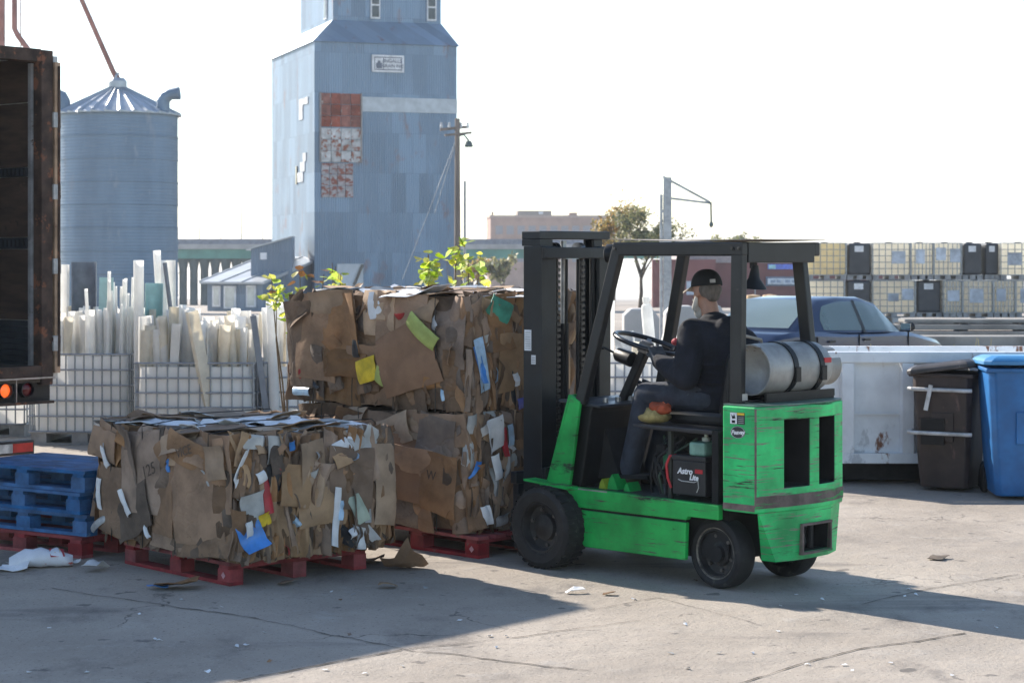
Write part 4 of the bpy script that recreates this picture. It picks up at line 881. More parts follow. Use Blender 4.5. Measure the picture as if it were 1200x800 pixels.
    # corner crush
    for i in range(9):
        v = .06+(Hh-.12)*i/8
        put(sheet_mesh(r.uniform(.1, .22), r.uniform(.12, .28), r, (6, 5), 2, .012, .2, 0, r.uniform(.02, .05), mat=r.choice((cb, cbd)), fold=.4), 'side', L/2-.02+r.uniform(-.04, .01), v, -.01, r.uniform(-.3, .3), 0, r.uniform(.3, .8))
    # torn fringe along the lower edges, scraps of paper and film
    lo = MB()
    for i in range(46):
        f = r.choice(('side', 'end', 'end')); fo, U, V, Lf = faces[f]; Nn = U.cross(V)
        p = fo+U*r.uniform(-Lf/2+.03, Lf/2-.03)+V*r.uniform(.0, .07)+Nn*r.uniform(-.01, .035)
        a = (V*r.uniform(.5, 1)+U*r.uniform(-.7, .7)+Nn*r.uniform(-.5, .5)).normalized(); b_ = a.cross(Nn+U*.3).normalized(); s_ = r.uniform(.012, .04)
        lo.add([p-a*s_, p-b_*s_*.5, p+a*s_*1.2, p+b_*s_*.6+Nn*s_*.4], [(0, 1, 2), (0, 2, 3)])
    tag(lo.build('torn_scraps', cbd, o, recalc=False), kind='stuff')
    for i in range(scraps):
        f = 'end' if r.random() < .7 else 'side'; Lf = faces[f][3]
        mt = r.choice((paperw, paperw, plast, paperw, cyan, paperg, blue, paperg, paperw, redb, yel, tealb)) if r.random() < .8 else blk
        put(sheet_mesh(r.uniform(.025, .07), r.uniform(.05, .13), r, (3, 4), 2, .014, .4, r.uniform(0, .03), r.uniform(-.02, .03), mat=mt, fold=1.0, thick=.002, name='paper_scrap'), f, r.uniform(-Lf/2+.06, Lf/2-.06), r.uniform(.06, Hh-.08), r.uniform(.015, .04), r.uniform(-1, 1), r.uniform(-.4, .4), r.uniform(-.5, .5), nm='paper_scrap')
    # hand-placed pieces: (face, u from the face's left, v up, width, height, rotation, material, lift, name)
    for (f, u, v, w_, h_, ro, mt, dp, nm, cl) in extra:
        Lf = faces[f][3]
        put(sheet_mesh(w_, h_, r, (9, 9) if max(w_, h_) > .25 else (5, 5), 2 if w_ > .2 else 1, .006, .06, cl, mat=mt, fold=.22, name=nm), f, -Lf/2+u, v, dp, ro, r.uniform(-.05, .05), r.uniform(-.05, .05), nm=nm)
    # baling wires round the long section
    for i in range(4):
        y = None; x = -L/2+L*(i+.62)/4.3; pts = []
        for j in range(13):
            z = .0+Hh*j/12; pts.append((x+.015*noise.noise(Vector((z*4, i, seed))), Wd/2+.03+.012*noise.noise(Vector((z*6, i+9, seed))), z))
        pts += [(x, Wd/2*(1-k_/3), Hh+.025) for k_ in range(1, 7)]+[(x, -Wd/2-.03, Hh*(1-k_/4)) for k_ in range(0, 5)]
        MB().tube(pts, .0035, 5).build('baling_wire', strapm, o)
    return o
def mk(face, L_, items): return [(face, *it) for it in items]
near_extra = [  # long side: u runs from the left end
    ('side', .62, .47, .46, .52, .06, cb, .035, 'cardboard_sheet', .0), ('side', .90, .42, .30, .60, -.04, cb, .03, 'cardboard_sheet', .02), ('side', 1.28, .34, .50, .50, .08, cb, .045, 'cardboard_sheet', .0),
    ('side', .20, .62, .26, .20, -.2, cb, .05, 'cardboard_sheet', .05), ('side', .26, .26, .30, .44, -.05, cb, .03, 'cardboard_sheet', .0), ('side', .52, .16, .50, .30, .35, cbd, .035, 'cardboard_sheet', .0),
    ('side', 1.20, .64, .40, .19, -.28, cb, .06, 'cardboard_sheet', .03), ('side', 1.02, .69, .2, .13, .3, tan, .07, 'cardboard_flap', .04), ('side', 1.50, .60, .2, .22, .1, tan, .06, 'cardboard_flap', .03),
    ('side', .13, .30, .055, .20, -.12, paperw, .055, 'paper_scrap', .0), ('side', .46, .27, .05, .18, .45, paperw, .062, 'paper_scrap', .01), ('side', .19, .55, .08, .16, .5, paperw, .045, 'paper_scrap', .03), ('side', .72, .11, .03, .09, .5, paperw, .055, 'paper_scrap', .0),
    ('side', .98, .55, .035, .08, .05, blue, .055, 'tape_scrap', .0), ('side', .1, .10, .2, .05, .5, plast, .04, 'plastic_film', .0),
    ('end', .10, .17, .16, .17, .4, blue, .05, 'plastic_bag', .06), ('end', .06, .21, .07, .09, .2, paperw, .07, 'plastic_bag', .03), ('end', .19, .26, .08, .08, .3, yel, .05, 'paper_scrap', .03), ('end', .11, .34, .16, .17, .2, paperg, .045, 'crumpled_paper', .04),
    ('end', .22, .40, .07, .22, .05, redb, .035, 'paper_scrap', .02), ('end', .27, .50, .11, .17, .3, blk, .03, 'plastic_scrap', .02), ('end', .16, .52, .06, .07, .4, paperw, .06, 'paper_scrap', .01),
    ('end', .28, .67, .15, .16, -.1, paperg, .03, 'crumpled_paper', .04), ('end', .40, .69, .04, .06, .2, blue, .04, 'plastic_scrap', .02), ('end', .55, .56, .20, .30, .05, tan, .04, 'cardboard_sheet', .02), ('end', .42, .44, .20, .26, -.1, tan, .05, 'cardboard_sheet', .02),
    ('end', .58, .30, .26, .22, .06, tan, .045, 'cardboard_sheet', .0), ('end', .84, .46, .34, .38, -.06, cb, .05, 'cardboard_sheet', .0), ('end', .92, .25, .15, .3, .05, cb, .05, 'cardboard_sheet', .04), ('end', 1.12, .40, .16, .52, -.03, tan, .045, 'cardboard_sheet', .0),
    ('end', .72, .23, .05, .36, -.08, paperw, .065, 'paper_scrap', .02), ('end', .75, .27, .035, .12, -.1, cyan, .072, 'paper_scrap', .01), ('end', .84, .12, .07, .06, .3, paperw, .07, 'paper_scrap', .03), ('end', .78, .66, .12, .08, .4, paperw, .03, 'paper_scrap', .02), ('end', .89, .27, .08, .2, .5, pm('pale_green_paper', (.42, .5, .42), .7), .06, 'paper_scrap', .03)]
nb_ = make_bale('cardboard_bale', 'low bale of crushed cardboard on a red pallet in front', NBC+Vector((0, 0, .148)), BA, NBL, NBW, NBH, 11, 4, 16, 130, 40, near_extra, 16)
up_extra = [('side', .32, .48, .42, .62, .0, cb, .04, 'cardboard_sheet', .0), ('side', .10, .42, .30, .62, .05, cbd, .035, 'cardboard_sheet', .05), ('side', .62, .58, .40, .42, .04, cb, .055, 'cardboard_sheet', .02), ('side', .66, .30, .46, .2, .0, cb, .045, 'cardboard_sheet', .0),
    ('side', 1.02, .66, .34, .30, .0, tan, .045, 'cardboard_sheet', .02), ('side', 1.22, .58, .46, .46, -.1, cb, .04, 'cardboard_sheet', .0), ('side', 1.32, .36, .52, .46, .35, pm('box_brown', (.25, .14, .08), .85, 0, .12, 5, .2, 25), .065, 'cardboard_sheet', .0),
    ('side', .90, .26, .20, .16, .3, yel, .062, 'printed_card', .0), ('side', 1.10, .33, .10, .34, -.4, lime, .07, 'printed_card', .0), ('side', 1.47, .55, .30, .11, -.65, lime, .075, 'printed_card', .0), ('side', .79, .41, .07, .12, .0, blk, .07, 'printed_label', .0),
    ('side', .16, .08, .2, .06, .0, cyan, .045, 'printed_label', .0), ('side', 1.0, .73, .10, .2, .2, paperw, .05, 'paper_scrap', .05), ('side', .50, .74, .5, .16, .05, tan, .055, 'cardboard_flap', .02), ('side', .05, .70, .25, .2, .5, cbd, .05, 'cardboard_flap', .06),
    ('end', .10, .33, .10, .36, .2, cyan, .06, 'paper_scrap', .02), ('end', .08, .33, .05, .26, .25, blue, .07, 'paper_scrap', .02), ('end', .26, .74, .22, .14, -.5, tealb, .06, 'plastic_netting', .04), ('end', .28, .60, .20, .36, .1, cb, .05, 'cardboard_sheet', .03), ('end', .40, .34, .24, .4, .05, tan, .05, 'cardboard_sheet', .0), ('end', .42, .22, .05, .09, .3, paperw, .07, 'paper_scrap', .01), ('end', .5, .06, .12, .07, .2, pm('scrap_violet', (.12, .12, .42), .5), .06, 'paper_scrap', .02)]
lo_extra = [('side', 1.20, .40, .62, .44, -.06, pm('box_brown', (.30, .17, .10), .85), .05, 'cardboard_sheet', .0), ('side', 1.52, .33, .34, .42, -.1, cb, .055, 'cardboard_sheet', .03), ('side', 1.1, .13, .66, .24, -.12, cbd, .045, 'cardboard_sheet', .02), ('side', 1.10, .70, .3, .22, .35, tan, .06, 'cardboard_sheet', .03), ('side', .90, .48, .1, .15, .1, paperw, .06, 'paper_scrap', .0), ('side', 1.5, .72, .34, .26, -.2, cb, .055, 'cardboard_sheet', .03),
    ('end', .22, .66, .16, .22, .3, paperw, .07, 'paper_scrap', .05), ('end', .33, .60, .05, .2, .2, redb, .05, 'paper_scrap', .02), ('end', .14, .70, .09, .08, .5, paperw, .06, 'paper_scrap', .02), ('end', .24, .44, .07, .18, .3, paperw, .07, 'paper_scrap', .01), ('end', .15, .12, .06, .12, .2, paperw, .06, 'paper_scrap', .03), ('end', .3, .08, .1, .08, .2, plast, .06, 'plastic_scrap', .04), ('end', .38, .64, .08, .14, .1, cyan, .05, 'paper_scrap', .03)]
lb_ = make_bale('cardboard_bale', 'lower bale of crushed cardboard held by the forklift', fw(2.02+.88, .02, .148), FA, 1.74, 1.2, .79, 23, 4, 22, 60, 4, lo_extra, 10)
ub_ = make_bale('cardboard_bale', 'upper bale of crushed cardboard, stacked top in front of the mast', fw(2.04+.93, .0, .945), FA+.01, 1.84, 1.22, .80, 31, 5, 24, 100, 36, up_extra, 8)
inkc = pm('carton_ink', (.09, .065, .05), .9)
for (par, t, s_, f) in ((nb_, '125', .11, frame((.05, NBW/2+.062, .50), (-1, 0, .35), (.35, 0, 1))), (nb_, 'VICE', .085, frame((-.41, NBW/2+.098, .655), (-1, 0, .28), (.25, 0, 1))), (lb_, 'W', .09, frame((-.62, .68, .38), (-1, 0, -.1), (0, 0, 1)))):
    lettering(t, s_, inkc, par, f, thick=.0008)
# ------------------------------------------------------------ box trailer, rear doors open
TRA = R(139); tu = Vector((math.cos(TRA), math.sin(TRA), 0)); tv = Vector((-math.sin(TRA), math.cos(TRA), 0))   # tu runs into the trailer, tv towards its near (left) side
TO = at(55, 300, 15.6); TO.z = 0
tr = empty('box_trailer', TO, TRA); tag(tr, 'open-backed box trailer with rusty frame and plywood interior at left', 'trailer')
ZD, ZTp = 1.14, 3.58; TWd = 2.5; TLn = 11.0
rusty = pm('rusty_frame', (.07, .045, .035), .8, .2, .4, 5, .25, 30, spots=((.22, .09, .05), 6, .55, (1, 1, 1)), spots2=((.4, .38, .36), 5, .66, (1, 1, 1)))
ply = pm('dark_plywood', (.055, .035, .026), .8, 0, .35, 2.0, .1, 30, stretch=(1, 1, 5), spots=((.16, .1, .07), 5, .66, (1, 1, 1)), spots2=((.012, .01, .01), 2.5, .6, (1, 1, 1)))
skin = pm('trailer_skin', (.5, .5, .5), .5, .2, .1, 2); corr = pm('scuff_plate', (.07, .08, .1), .4, .6, .25, 4)
# local: x into trailer, y left (+) ; right wall at y=0, left wall at y=TWd
MB().bx(.06, TLn, -.05, -.012, ZD-.1, ZTp).build('side_wall', skin, tr)
MB().bx(.06, TLn, TWd+.012, TWd+.05, ZD-.1, ZTp).build('side_wall', skin, tr)
MB().bx(.06, TLn, -.011, TWd+.011, ZTp-.03, ZTp).build('roof', skin, tr)
MB().bx(TLn, TLn+.05, -.05, TWd+.05, ZD-.1, ZTp).build('front_wall', skin, tr)
MB().bx(.02, TLn, .0, TWd, ZD-.12, ZD).build('floor', pm('trailer_floor', (.10, .075, .055), .8, 0, .3, 4, .2, 30), tr)
nb_p = 6
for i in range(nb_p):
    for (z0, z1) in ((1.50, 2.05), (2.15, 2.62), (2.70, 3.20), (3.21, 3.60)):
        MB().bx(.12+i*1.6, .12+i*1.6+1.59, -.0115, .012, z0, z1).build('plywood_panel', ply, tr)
for (z0, z1) in ((2.055, 2.145), (2.625, 2.695)):
    tk_ = MB().bx(.12, 9.7, -.0115, .02, z0, z1).build('cargo_track', corr, tr)
slot = MB().box((0, 0, 0), (.012, .006, .06)).mesh('track_slot', blackm)
for z in (2.10, 2.66):
    for i in range(60): inst('track_slot', slot, tr, (.16+i*.055, .023, z))
for i in range(9): MB().bx(.12, 9.7, -.0115, .014+.012*(i % 2), 1.08+i*.046, 1.08+i*.046+.044).build('scuff_rib', corr, tr)
# rear frame
MB().bx(0, .11, -.06, .05, ZD-.14, ZTp+.02).build('corner_post', rusty, tr, bevel=.008)
MB().bx(0, .11, TWd-.05, TWd+.06, ZD-.14, ZTp+.02).build('corner_post', rusty, tr, bevel=.008)
MB().bx(0, .1, .0505, TWd-.0505, ZTp-.075, ZTp+.025).build('header', rusty, tr, bevel=.006)
MB().bx(.112, .15, .012, .07, ZD, ZTp-.08).build('door_jamb', pm('grey_jamb', (.26, .26, .27), .6, .2, .25, 6, .1, 30, spots=((.09, .05, .035), 7, .6, (1, 1, 1))), tr)
sill = MB().bx(0, .1, .0505, TWd-.0505, ZD-.075, ZD+.01).build('rear_sill', rusty, tr, bevel=.004)
# light bar
MB().bx(.0, .08, -.07, TWd+.07, ZD-.285, ZD-.265).build('light_shelf', rusty, tr)
MB().bx(.06, .08, -.07, TWd+.07, ZD-.264, ZD-.076).build('light_panel', pm('panel_black', (.015, .014, .014), .6, 0, .3, 6), tr)
MB().bx(-.01, .0, -.072, TWd+.07, ZD-.09, ZD-.078).build('light_trim', steel, tr)
redlens = pm('red_lens', (.12, .01, .012), .2, 0, .1, 5); oralens = pm('lit_orange_lens', (.8, .16, .03), .25, 0, .1, 5, emit=((1.0, .13, .02), .55))
lx = [.19, .39, .58, 1.06, 1.25, 1.44, 1.63]
for i, y in enumerate(lx):
    lh = MB().lathe([(.054, 0), (.062, 0), (.062, .05), (.054, .05)], (.055, y-.02, ZD-.17), (-1, 0, 0), 20, closed=True).build('lamp_ring', blackm, tr, smooth=40)
    MB().lathe([(.053, 0), (.053, .02), (.036, .035), (0, .04)], (.055, y-.02, ZD-.17), (-1, 0, 0), 20).build('lens', oralens if i == 1 else redlens, lh, smooth=40)
    MB().bx(.02, .055, y+.072, y+.08, ZD-.264, ZD-.091).build('lamp_divider', steel, tr)
# bumper with reflective tape
bz_ = .53
MB().bx(.02, .12, .10, TWd-.1, bz_-.06, bz_+.05).build('bumper', pm('bumper_steel', (.07, .06, .055), .6, .4, .3, 6, spots=((.2, .1, .06), 6, .6, (1, 1, 1))), tr, bevel=.01)
rt, wt = pm('tape_red', (.6, .03, .025), .4, 0, .15, 8), pm('tape_white', (.7, .66, .6), .4, 0, .3, 8, spots=((.2, .18, .16), 9, .55, (1, 1, 1)))
for i in range(12): MB().bx(.014, .0195, .12+i*.185, .12+(i+1)*.185-.002, bz_-.038, bz_+.03).build('tape_block', wt if i % 2 else rt, tr)
for y in (.5, TWd-.5): MB().bx(.04, .1, y-.05, y+.05, bz_+.051, ZD-.286).build('bumper_strut', rusty, tr)
# right-hand door folded back along the side wall, hinge leaves and lock rod
MB().bx(.02, 1.2, -.115, -.075, ZD-.1, ZTp-.02).build('door_leaf', skin, tr)
MB().bx(-.012, .02, -.118, -.07, ZD-.05, ZTp-.07).build('door_edge', pm('tan_edge', (.45, .30, .2), .7, 0, .25, 6, spots=((.14, .06, .04), 6, .62, (1, 1, .4))), tr)
for z in (1.32, 1.92, 2.5, 3.06): MB().bx(-.02, .03, -.122, -.05, z-.06, z+.06).build('hinge', pm('hinge_grey', (.42, .42, .42), .5, .3, .2, 9, spots=((.14, .07, .045), 9, .56, (1, 1, 1))), tr, bevel=.005)
MB().tube([(-.02, -.1, ZD), (-.02, -.1, ZTp-.1)], .011, 8).build('lock_rod', rusty, tr)
MB().bx(.0, .045, TWd+.065, TWd+1.28, ZD-.1, ZTp-.02).build('door_leaf', skin, tr)      # unseen second door, added swung out to widen the trailer's shadow
# running gear, out of view to the left but carrying the box
for x in (1.6, 2.9):
    for y in (.2, TWd-.2):
        w_ = MB().lathe([(.28, -.13), (.44, -.14), (.5, -.1), (.5, .1), (.44, .14), (.28, .13), (.2, .05), (0, .05)], (x+.3, y, .5), (0, 1, 0), 28).build('wheel', rubber, tr, smooth=35)
MB().bx(.3, TLn, .7, .85, .75, ZD-.121).build('chassis_rail', rusty, tr); MB().bx(.3, TLn, TWd-.85, TWd-.7, .75, ZD-.121).build('chassis_rail', rusty, tr)
for y in (.75, TWd-.8): MB().bx(8.6, 8.75, y, y+.1, 0, .75).build('landing_leg', rusty, tr)

# ------------------------------------------------------------ cut-open caged totes full of pipes
cagem = pm('cage_steel', (.30, .33, .37), .45, .7, .15, 9)
linerm = pm('tote_plastic', (.95, .94, .91), .5, 0, .05, 3, .05, 9, transl=.18, rnd=.08)
palm = pm('tote_pallet_steel', (.27, .28, .3), .55, .5, .2, 6)
def cage_bars(o, w, d_, z0, z1, nv, nh, r=.009, simple=False):
    if simple:
        c = MB()
        for f in (0, 1, 2, 3):
            Lf = w if f % 2 == 0 else d_; hf = (d_ if f % 2 == 0 else w)/2; rot = Matrix.Rotation(f*math.pi/2, 3, 'Z')
            for i in range(nv+1): c.box(rot @ Vector((-Lf/2+Lf*i/nv, -hf, (z0+z1)/2)), (.022, .022, z1-z0))
            for j in range(nh+1): c.box(rot @ Vector((0, -hf-.012, z0+(z1-z0)*j/nh)), (Lf, .02, .022) if f % 2 == 0 else (.02, Lf, .022))
        tag(c.build('cage', cagem, o), kind='stuff'); return
    vbar = MB().tube([(0, 0, 0), (0, 0, z1-z0)], r, 6).mesh('cage_bar', cagem)
    for f in (0, 1, 2, 3):
        Lf = w if f % 2 == 0 else d_; hf = (d_ if f % 2 == 0 else w)/2; rot = Matrix.Rotation(f*math.pi/2, 3, 'Z'); n_ = nv if f in (0, 1, 3) else 4
        hb = MB().tube([rot @ Vector((-Lf/2, 0, 0)), rot @ Vector((Lf/2, 0, 0))], r*1.1, 6).mesh('cage_rail', cagem)
        for i in range(n_): inst('cage_bar', vbar, o, rot @ Vector((-Lf/2+Lf*i/n_, -hf, z0)))
        for j in range(nh+1): inst('cage_rail', hb, o, rot @ Vector((0, -hf-r*1.6, z0+(z1-z0)*j/nh)))
def tote_pallet(o, w, d_, h_=.14):
    for x in (-1, 0, 1): MB().bx(x*(w/2-.09)-.085, x*(w/2-.09)+.085, -d_/2+.01, d_/2-.01, .022, h_-.022).build('foot', palm, o)
    MB().bx(-w/2, w/2, -d_/2, d_/2, h_-.021, h_).build('pallet_deck', palm, o); MB().bx(-w/2, w/2, -d_/2, d_/2, 0, .021).build('pallet_base', palm, o)
def open_tote(label, loc, rz, w, d_, top, liner_top):
    o = empty('caged_tote', loc, rz); tag(o, label, 'tote', 'caged totes holding plastic pipes'); tote_pallet(o, w, d_)
    cage_bars(o, w, d_, .14, top, 11, 5)
    a, b_, t, c_ = w/2-.025, d_/2-.025, .006, .1
    def ringp(e): return [(-a+e+c_, -b_+e), (a-e-c_, -b_+e), (a-e-.03, -b_+e+.03), (a-e, -b_+e+c_), (a-e, b_-e-c_), (a-e-.03, b_-e-.03), (a-e-c_, b_-e), (-a+e+c_, b_-e), (-a+e+.03, b_-e-.03), (-a+e, b_-e-c_), (-a+e, -b_+e+c_), (-a+e+.03, -b_+e+.03)]
    q = ringp(0); q2 = ringp(t); n_ = len(q); L_ = MB(); zs = [.145, .4, .65, liner_top]
    vs = []
    for zi, z in enumerate(zs):
        bl_ = .012*math.sin(zi*1.3)
        vs += [(x*(1+bl_), y*(1+bl_), z) for x, y in q]
    fs = [tuple(range(n_))[::-1]]
    for k_ in range(3): fs += [(k_*n_+i, k_*n_+(i+1) % n_, (k_+1)*n_+(i+1) % n_, (k_+1)*n_+i) for i in range(n_)]
    L_.add(vs, fs); L_.build('liner', linerm, o, smooth=45)
    return o
totes = []
def tote_at(px0, px1, d, rz, label, top, lt, dep=1.0):
    a, b_ = at(px0, 300, d), at(px1, 300, d); w = (b_.x-a.x)/math.cos(rz)*.985; c_ = (a+b_)/2
    o = open_tote(label, (c_.x, d+dep/2+abs(math.sin(rz))*w/2, 0), rz, w, dep, top, lt); totes.append((o, w, dep, lt)); return o
tote_at(157.5, 298, 20.6, 0, 'caged white tote of pipes behind the low bale, middle of the row', .90, .86)
tote_at(300, 432, 20.7, R(1), 'caged white tote of pipes half hidden behind the stacked bales', .90, .86)
tote_at(36, 156, 21.2, R(-4), 'caged white tote of pipes just right of the trailer tail lights', .96, .94)
tote_at(-86, 34, 22.2, R(-5), 'caged white tote seen below the trailer at the photo left edge', .96, .94)
tote_at(686, 806, 21.0, R(2), 'caged white tote seen past the forklift steering wheel', .88, .86)
pvc = pm('pvc_white', (.93, .92, .89), .45, 0, .06, 5, .05, 20, rnd=.06, transl=.42, spots=((.5, .38, .25), 5, .68, (1, 1, .3)))
pvc2 = pm('pvc_cream', (.86, .8, .68), .5, 0, .1, 5, .05, 20, rnd=.08, transl=.42, spots=((.42, .3, .18), 4, .62, (1, 1, .3)))
pgrey = pm('pvc_grey', (.2, .22, .25), .5, 0, .15, 5); pteal = pm('pvc_pale_teal', (.42, .62, .62), .45, 0, .1, 5, transl=.2)
rp_ = random.Random(77)
def pipe(px, ptop, d, wpx, kind, lean=0.0, mat=None, z0=.16, label='', group='plastic pipes standing in the totes', nm='plastic_pipe'):
    p = at(px, ptop, d); w = wpx/FPX*d; r = w/2; H_ = p.z-z0; L_ = MB()
    if kind == 'tube':
        L_.lathe([(r, 0), (r, H_)], n=14)
    elif kind == 'belled':
        L_.lathe([(r, 0), (r, H_-.2), (r*1.14, H_-.17), (r*1.14, H_)], n=14)
    elif kind == 'channel':
        t = max(.004, w*.06); a = rp_.uniform(.5, .9)
        L_.prism([(-w/2, -w*a/2), (w/2, -w*a/2), (w/2, w*a/2), (w/2-t, w*a/2), (w/2-t, -w*a/2+t), (-w/2+t, -w*a/2+t), (-w/2+t, w*a/2), (-w/2, w*a/2)], 'z', 0, H_)
    elif kind == 'half':
        q = [(r*math.cos(t), r*math.sin(t)) for t in [math.pi*i/10 for i in range(11)]]; q += [(r*.92*math.cos(t), r*.92*math.sin(t)) for t in [math.pi*i/10 for i in range(10, -1, -1)]]
        L_.prism(q, 'z', 0, H_)
    else:
        L_.prism([(-w/2, -.008), (w/2, -.008), (w/2, .008), (-w/2, .008)], 'z', 0, H_)
    o = L_.build(nm, mat or pvc, smooth=40 if kind in ('tube', 'belled', 'half') else False)
    o.location = (p.x-math.sin(lean)*H_, d, z0); o.rotation_euler = (rp_.uniform(-.02, .05), lean, rp_.uniform(-.7, .7) if kind != 'plank' else rp_.uniform(-.4, .4))
    tag(o, label, 'pipe', group); return o
KW = {'tube': 'round pipe', 'channel': 'square channel', 'belled': 'flared-end pipe', 'half': 'half-round gutter', 'plank': 'flat plastic strip'}
def packed(n, px0, step, tops, d0, dd, wlo, whi, kinds, lean, where):
    for i in range(n):
        kd_ = rp_.choice(kinds); mt = rp_.choice((pvc, pvc, pvc2))
        pipe(px0+i*step+rp_.uniform(-1, 1), rp_.uniform(*tops), d0+rp_.random()*dd, rp_.uniform(wlo, whi), kd_, rp_.uniform(-lean, lean), mt, label=('cream ' if mt is pvc2 else 'white ')+KW[kd_]+where)
packed(62, 161, 2.2, (358, 386), 20.75, .8, 7, 14, ('tube', 'tube', 'channel', 'belled', 'half'), .09, ' packed upright in the middle tote')
packed(36, 303, 3.4, (352, 376), 20.85, .8, 6, 13, ('tube', 'channel', 'belled', 'tube', 'plank'), .08, ' in the tote half hidden by the stacked bales')
packed(40, 70, 2.15, (358, 372), 21.5, .75, 6, 12, ('tube', 'tube', 'channel', 'belled'), .05, ' standing in the tote next to the trailer')
for i in range(15): pipe(124+i*2.2, 336+rp_.uniform(-12, 26), 21.4+rp_.random()*.5, rp_.uniform(2.6, 4.5), 'tube', rp_.uniform(-.02, .03), pvc, label='tall thin white conduit rising in front of the grain bin')
packed(9, 40, 4, (360, 380), 21.6, .6, 7, 11, ('tube',), .01, ' behind the trailer tail light')
U_ = 'white pipes sticking up above the rest'
pipe(163, 305, 21.1, 12, 'tube', .0, pvc, label='tall thick white pipe standing before the grain bin, left of the bluish one', group=U_)
pipe(184, 293, 21.4, 9, 'tube', -.06, pvc, label='tallest slim white pipe, topmost against the grain bin right edge', group=U_)
pipe(199, 305, 21.3, 18, 'half', .0, pvc, label='broad cream half-pipe with ragged lower end beside the grain bin edge', group=U_)
pipe(190, 306, 21.15, 5, 'tube', -.14, pgrey, label='dark grey rod leaning between the tall white pipes', group=U_)
pipe(178, 332, 21.2, 22, 'half', .0, pteal, label='pale blue-green wide pipe behind the tall white pipe', group=U_)
pipe(126, 325, 21.7, 17, 'plank', .03, pteal, label='pale mint-green plastic board left of the thin conduits', group=U_)
pipe(98, 307, 22.0, 30, 'half', .0, pgrey, label='wide grey half-pipe with curved top edge behind trailer hinge', group=U_)
pipe(75, 310, 22.1, 17, 'half', .02, pvc, label='white half-pipe hugging the trailer door edge', group=U_)
pipe(129, 318, 21.5, 4, 'tube', .0, pvc, label='slender white rod in front of the mint-green board', group=U_)
pipe(101, 338, 21.4, 4, 'tube', -.06, pvc, label='slender white rod in front of the grey half-pipe', group=U_)
pipe(219, 360, 20.7, 13, 'channel', -.22, pvc2, label='cream channel leaning left in the middle tote', group=U_)
pipe(296, 368, 20.7, 7, 'channel', -.14, pgrey, label='dark grey channel leaning in front of the white pipes', group=U_)
pipe(318, 352, 20.7, 13, 'tube', -.03, pvc, label='clean white pipe just left of the stacked bale edge', group=U_)
pipe(213, 357, 21.0, 9, 'tube', .02, pvc, label='white pipe with upright end behind the leaning cream channel', group=U_)
# plastic odds and ends in the tote past the steering wheel
pipe(709, 348, 21.3, 9, 'tube', 0, pvc, label='upright white pipe showing right of the mast', group=U_)
pipe(718, 352, 21.4, 5, 'plank', .02, pvc, label='narrow white strip next to the pipe right of the mast', group=U_)
pipe(747, 400, 21.3, 11, 'tube', .1, pvc2, label='short cream pipe low behind the steering wheel', group=U_)
pipe(790, 384, 21.2, 22, 'plank', .35, pvc, label='white plastic panel leaning behind the driver arm', group=U_)
pipe(728, 388, 21.5, 26, 'half', -.15, plast, label='crumpled clear plastic half-shell left of the steering wheel', group=U_)
pipe(716, 414, 21.2, 24, 'half', .2, pvc, label='bent white plastic offcut low beside the mast', group=U_)
bt_ = empty('plastic_canister', at(766, 400, 21.3)); bt_.rotation_euler = (0, R(-5), 0); tag(bt_, 'tall white plastic canister with cap leaning behind the steering wheel', 'canister'); bt_.location.z = .60
z1 = at(766, 347, 21.3).z-.60
MB().lathe([(0, 0), (.058, 0), (.062, .03), (.062, z1-.13), (.052, z1-.09), (.032, z1-.08), (.032, z1-.055), (0, z1-.055)], n=18).build('body', pvc, bt_, smooth=40)
MB().lathe([(0, 0), (.038, 0), (.038, .05), (0, .052)], (0, 0, z1-.055), n=16).build('cap', pvc, bt_, smooth=40)

# ------------------------------------------------------------ roll-off dumpster, wheeled bins
dmp = pm('dumpster_paint', (.70, .73, .76), .55, .0, .1, 2.5, .08, 20, spots=((.45, .47, .5), 2.2, .58, (1, 1, .6)), spots2=((.19, .085, .05), 3.4, .60, (1, 1, .45)))
DD = 17.6; kd = DD/FPX; dx0 = at(905, 300, DD).x; dx1 = at(1330, 300, DD).x
du = empty('dumpster', (dx0, DD, 0), R(-.6)); tag(du, 'long low pale blue-white steel dumpster with rust stains behind the bins', 'dumpster')
DL = dx1-dx0; zb, zt = .19, 1.165
MB().bx(0, DL, 0, .012, zb, zt-.10).build('side_plate', dmp, du)
MB().bx(0, DL, 1.0, 1.012, zb, zt-.10).build('side_plate', dmp, du)
MB().bx(0, .012, 0.0125, .9995, zb, zt-.10).build('end_plate', dmp, du); MB().bx(DL-.012, DL, 0.0125, .9995, zb, zt-.10).build('end_plate', dmp, du)
MB().bx(.013, DL-.013, 0.0125, .9995, zb, zb+.03).build('floor_plate', dmp, du)
for y in (-.09, .98): MB().bx(-.03, DL+.03, y, y+.09, zt-.0995, zt).build('top_rail', dmp, du, bevel=.012)
MB().bx(0, DL, -.088, -.001, zb-.0, zb+.09).build('bottom_rail', dmp, du, bevel=.006)
pxs = [895, 985, 1060, 1150, 1240, 1310]
for i, px in enumerate((912, 992, 1062, 1140, 1220, 1300)):
    x = (px-905)*kd; MB().prism([(x-.065, -.001), (x+.065, -.001), (x+.05, -.085), (x-.05, -.085)], 'z', zb+.0905, zt-.1).build('stiffener', dmp, du)
MB().bx(0, DL, -.02, -.0005, zb+.42, zb+.435).build('weld_seam', dmp, du)
MB().bx(.1, DL-.1, 0.1, .22, .03, zb-.001).build('skid', dark, du); MB().bx(.1, DL-.1, 0.78, .9, .03, zb-.001).build('skid', dark, du)
MB().bx(.12, DL-.12, 0.3, .7, .06, zb-.001).build('underframe', dark, du)
for x in (.3, DL-.4): MB().tube([(x, .1, .06), (x, .9, .06)], .06, 14).build('roller', dark, du)
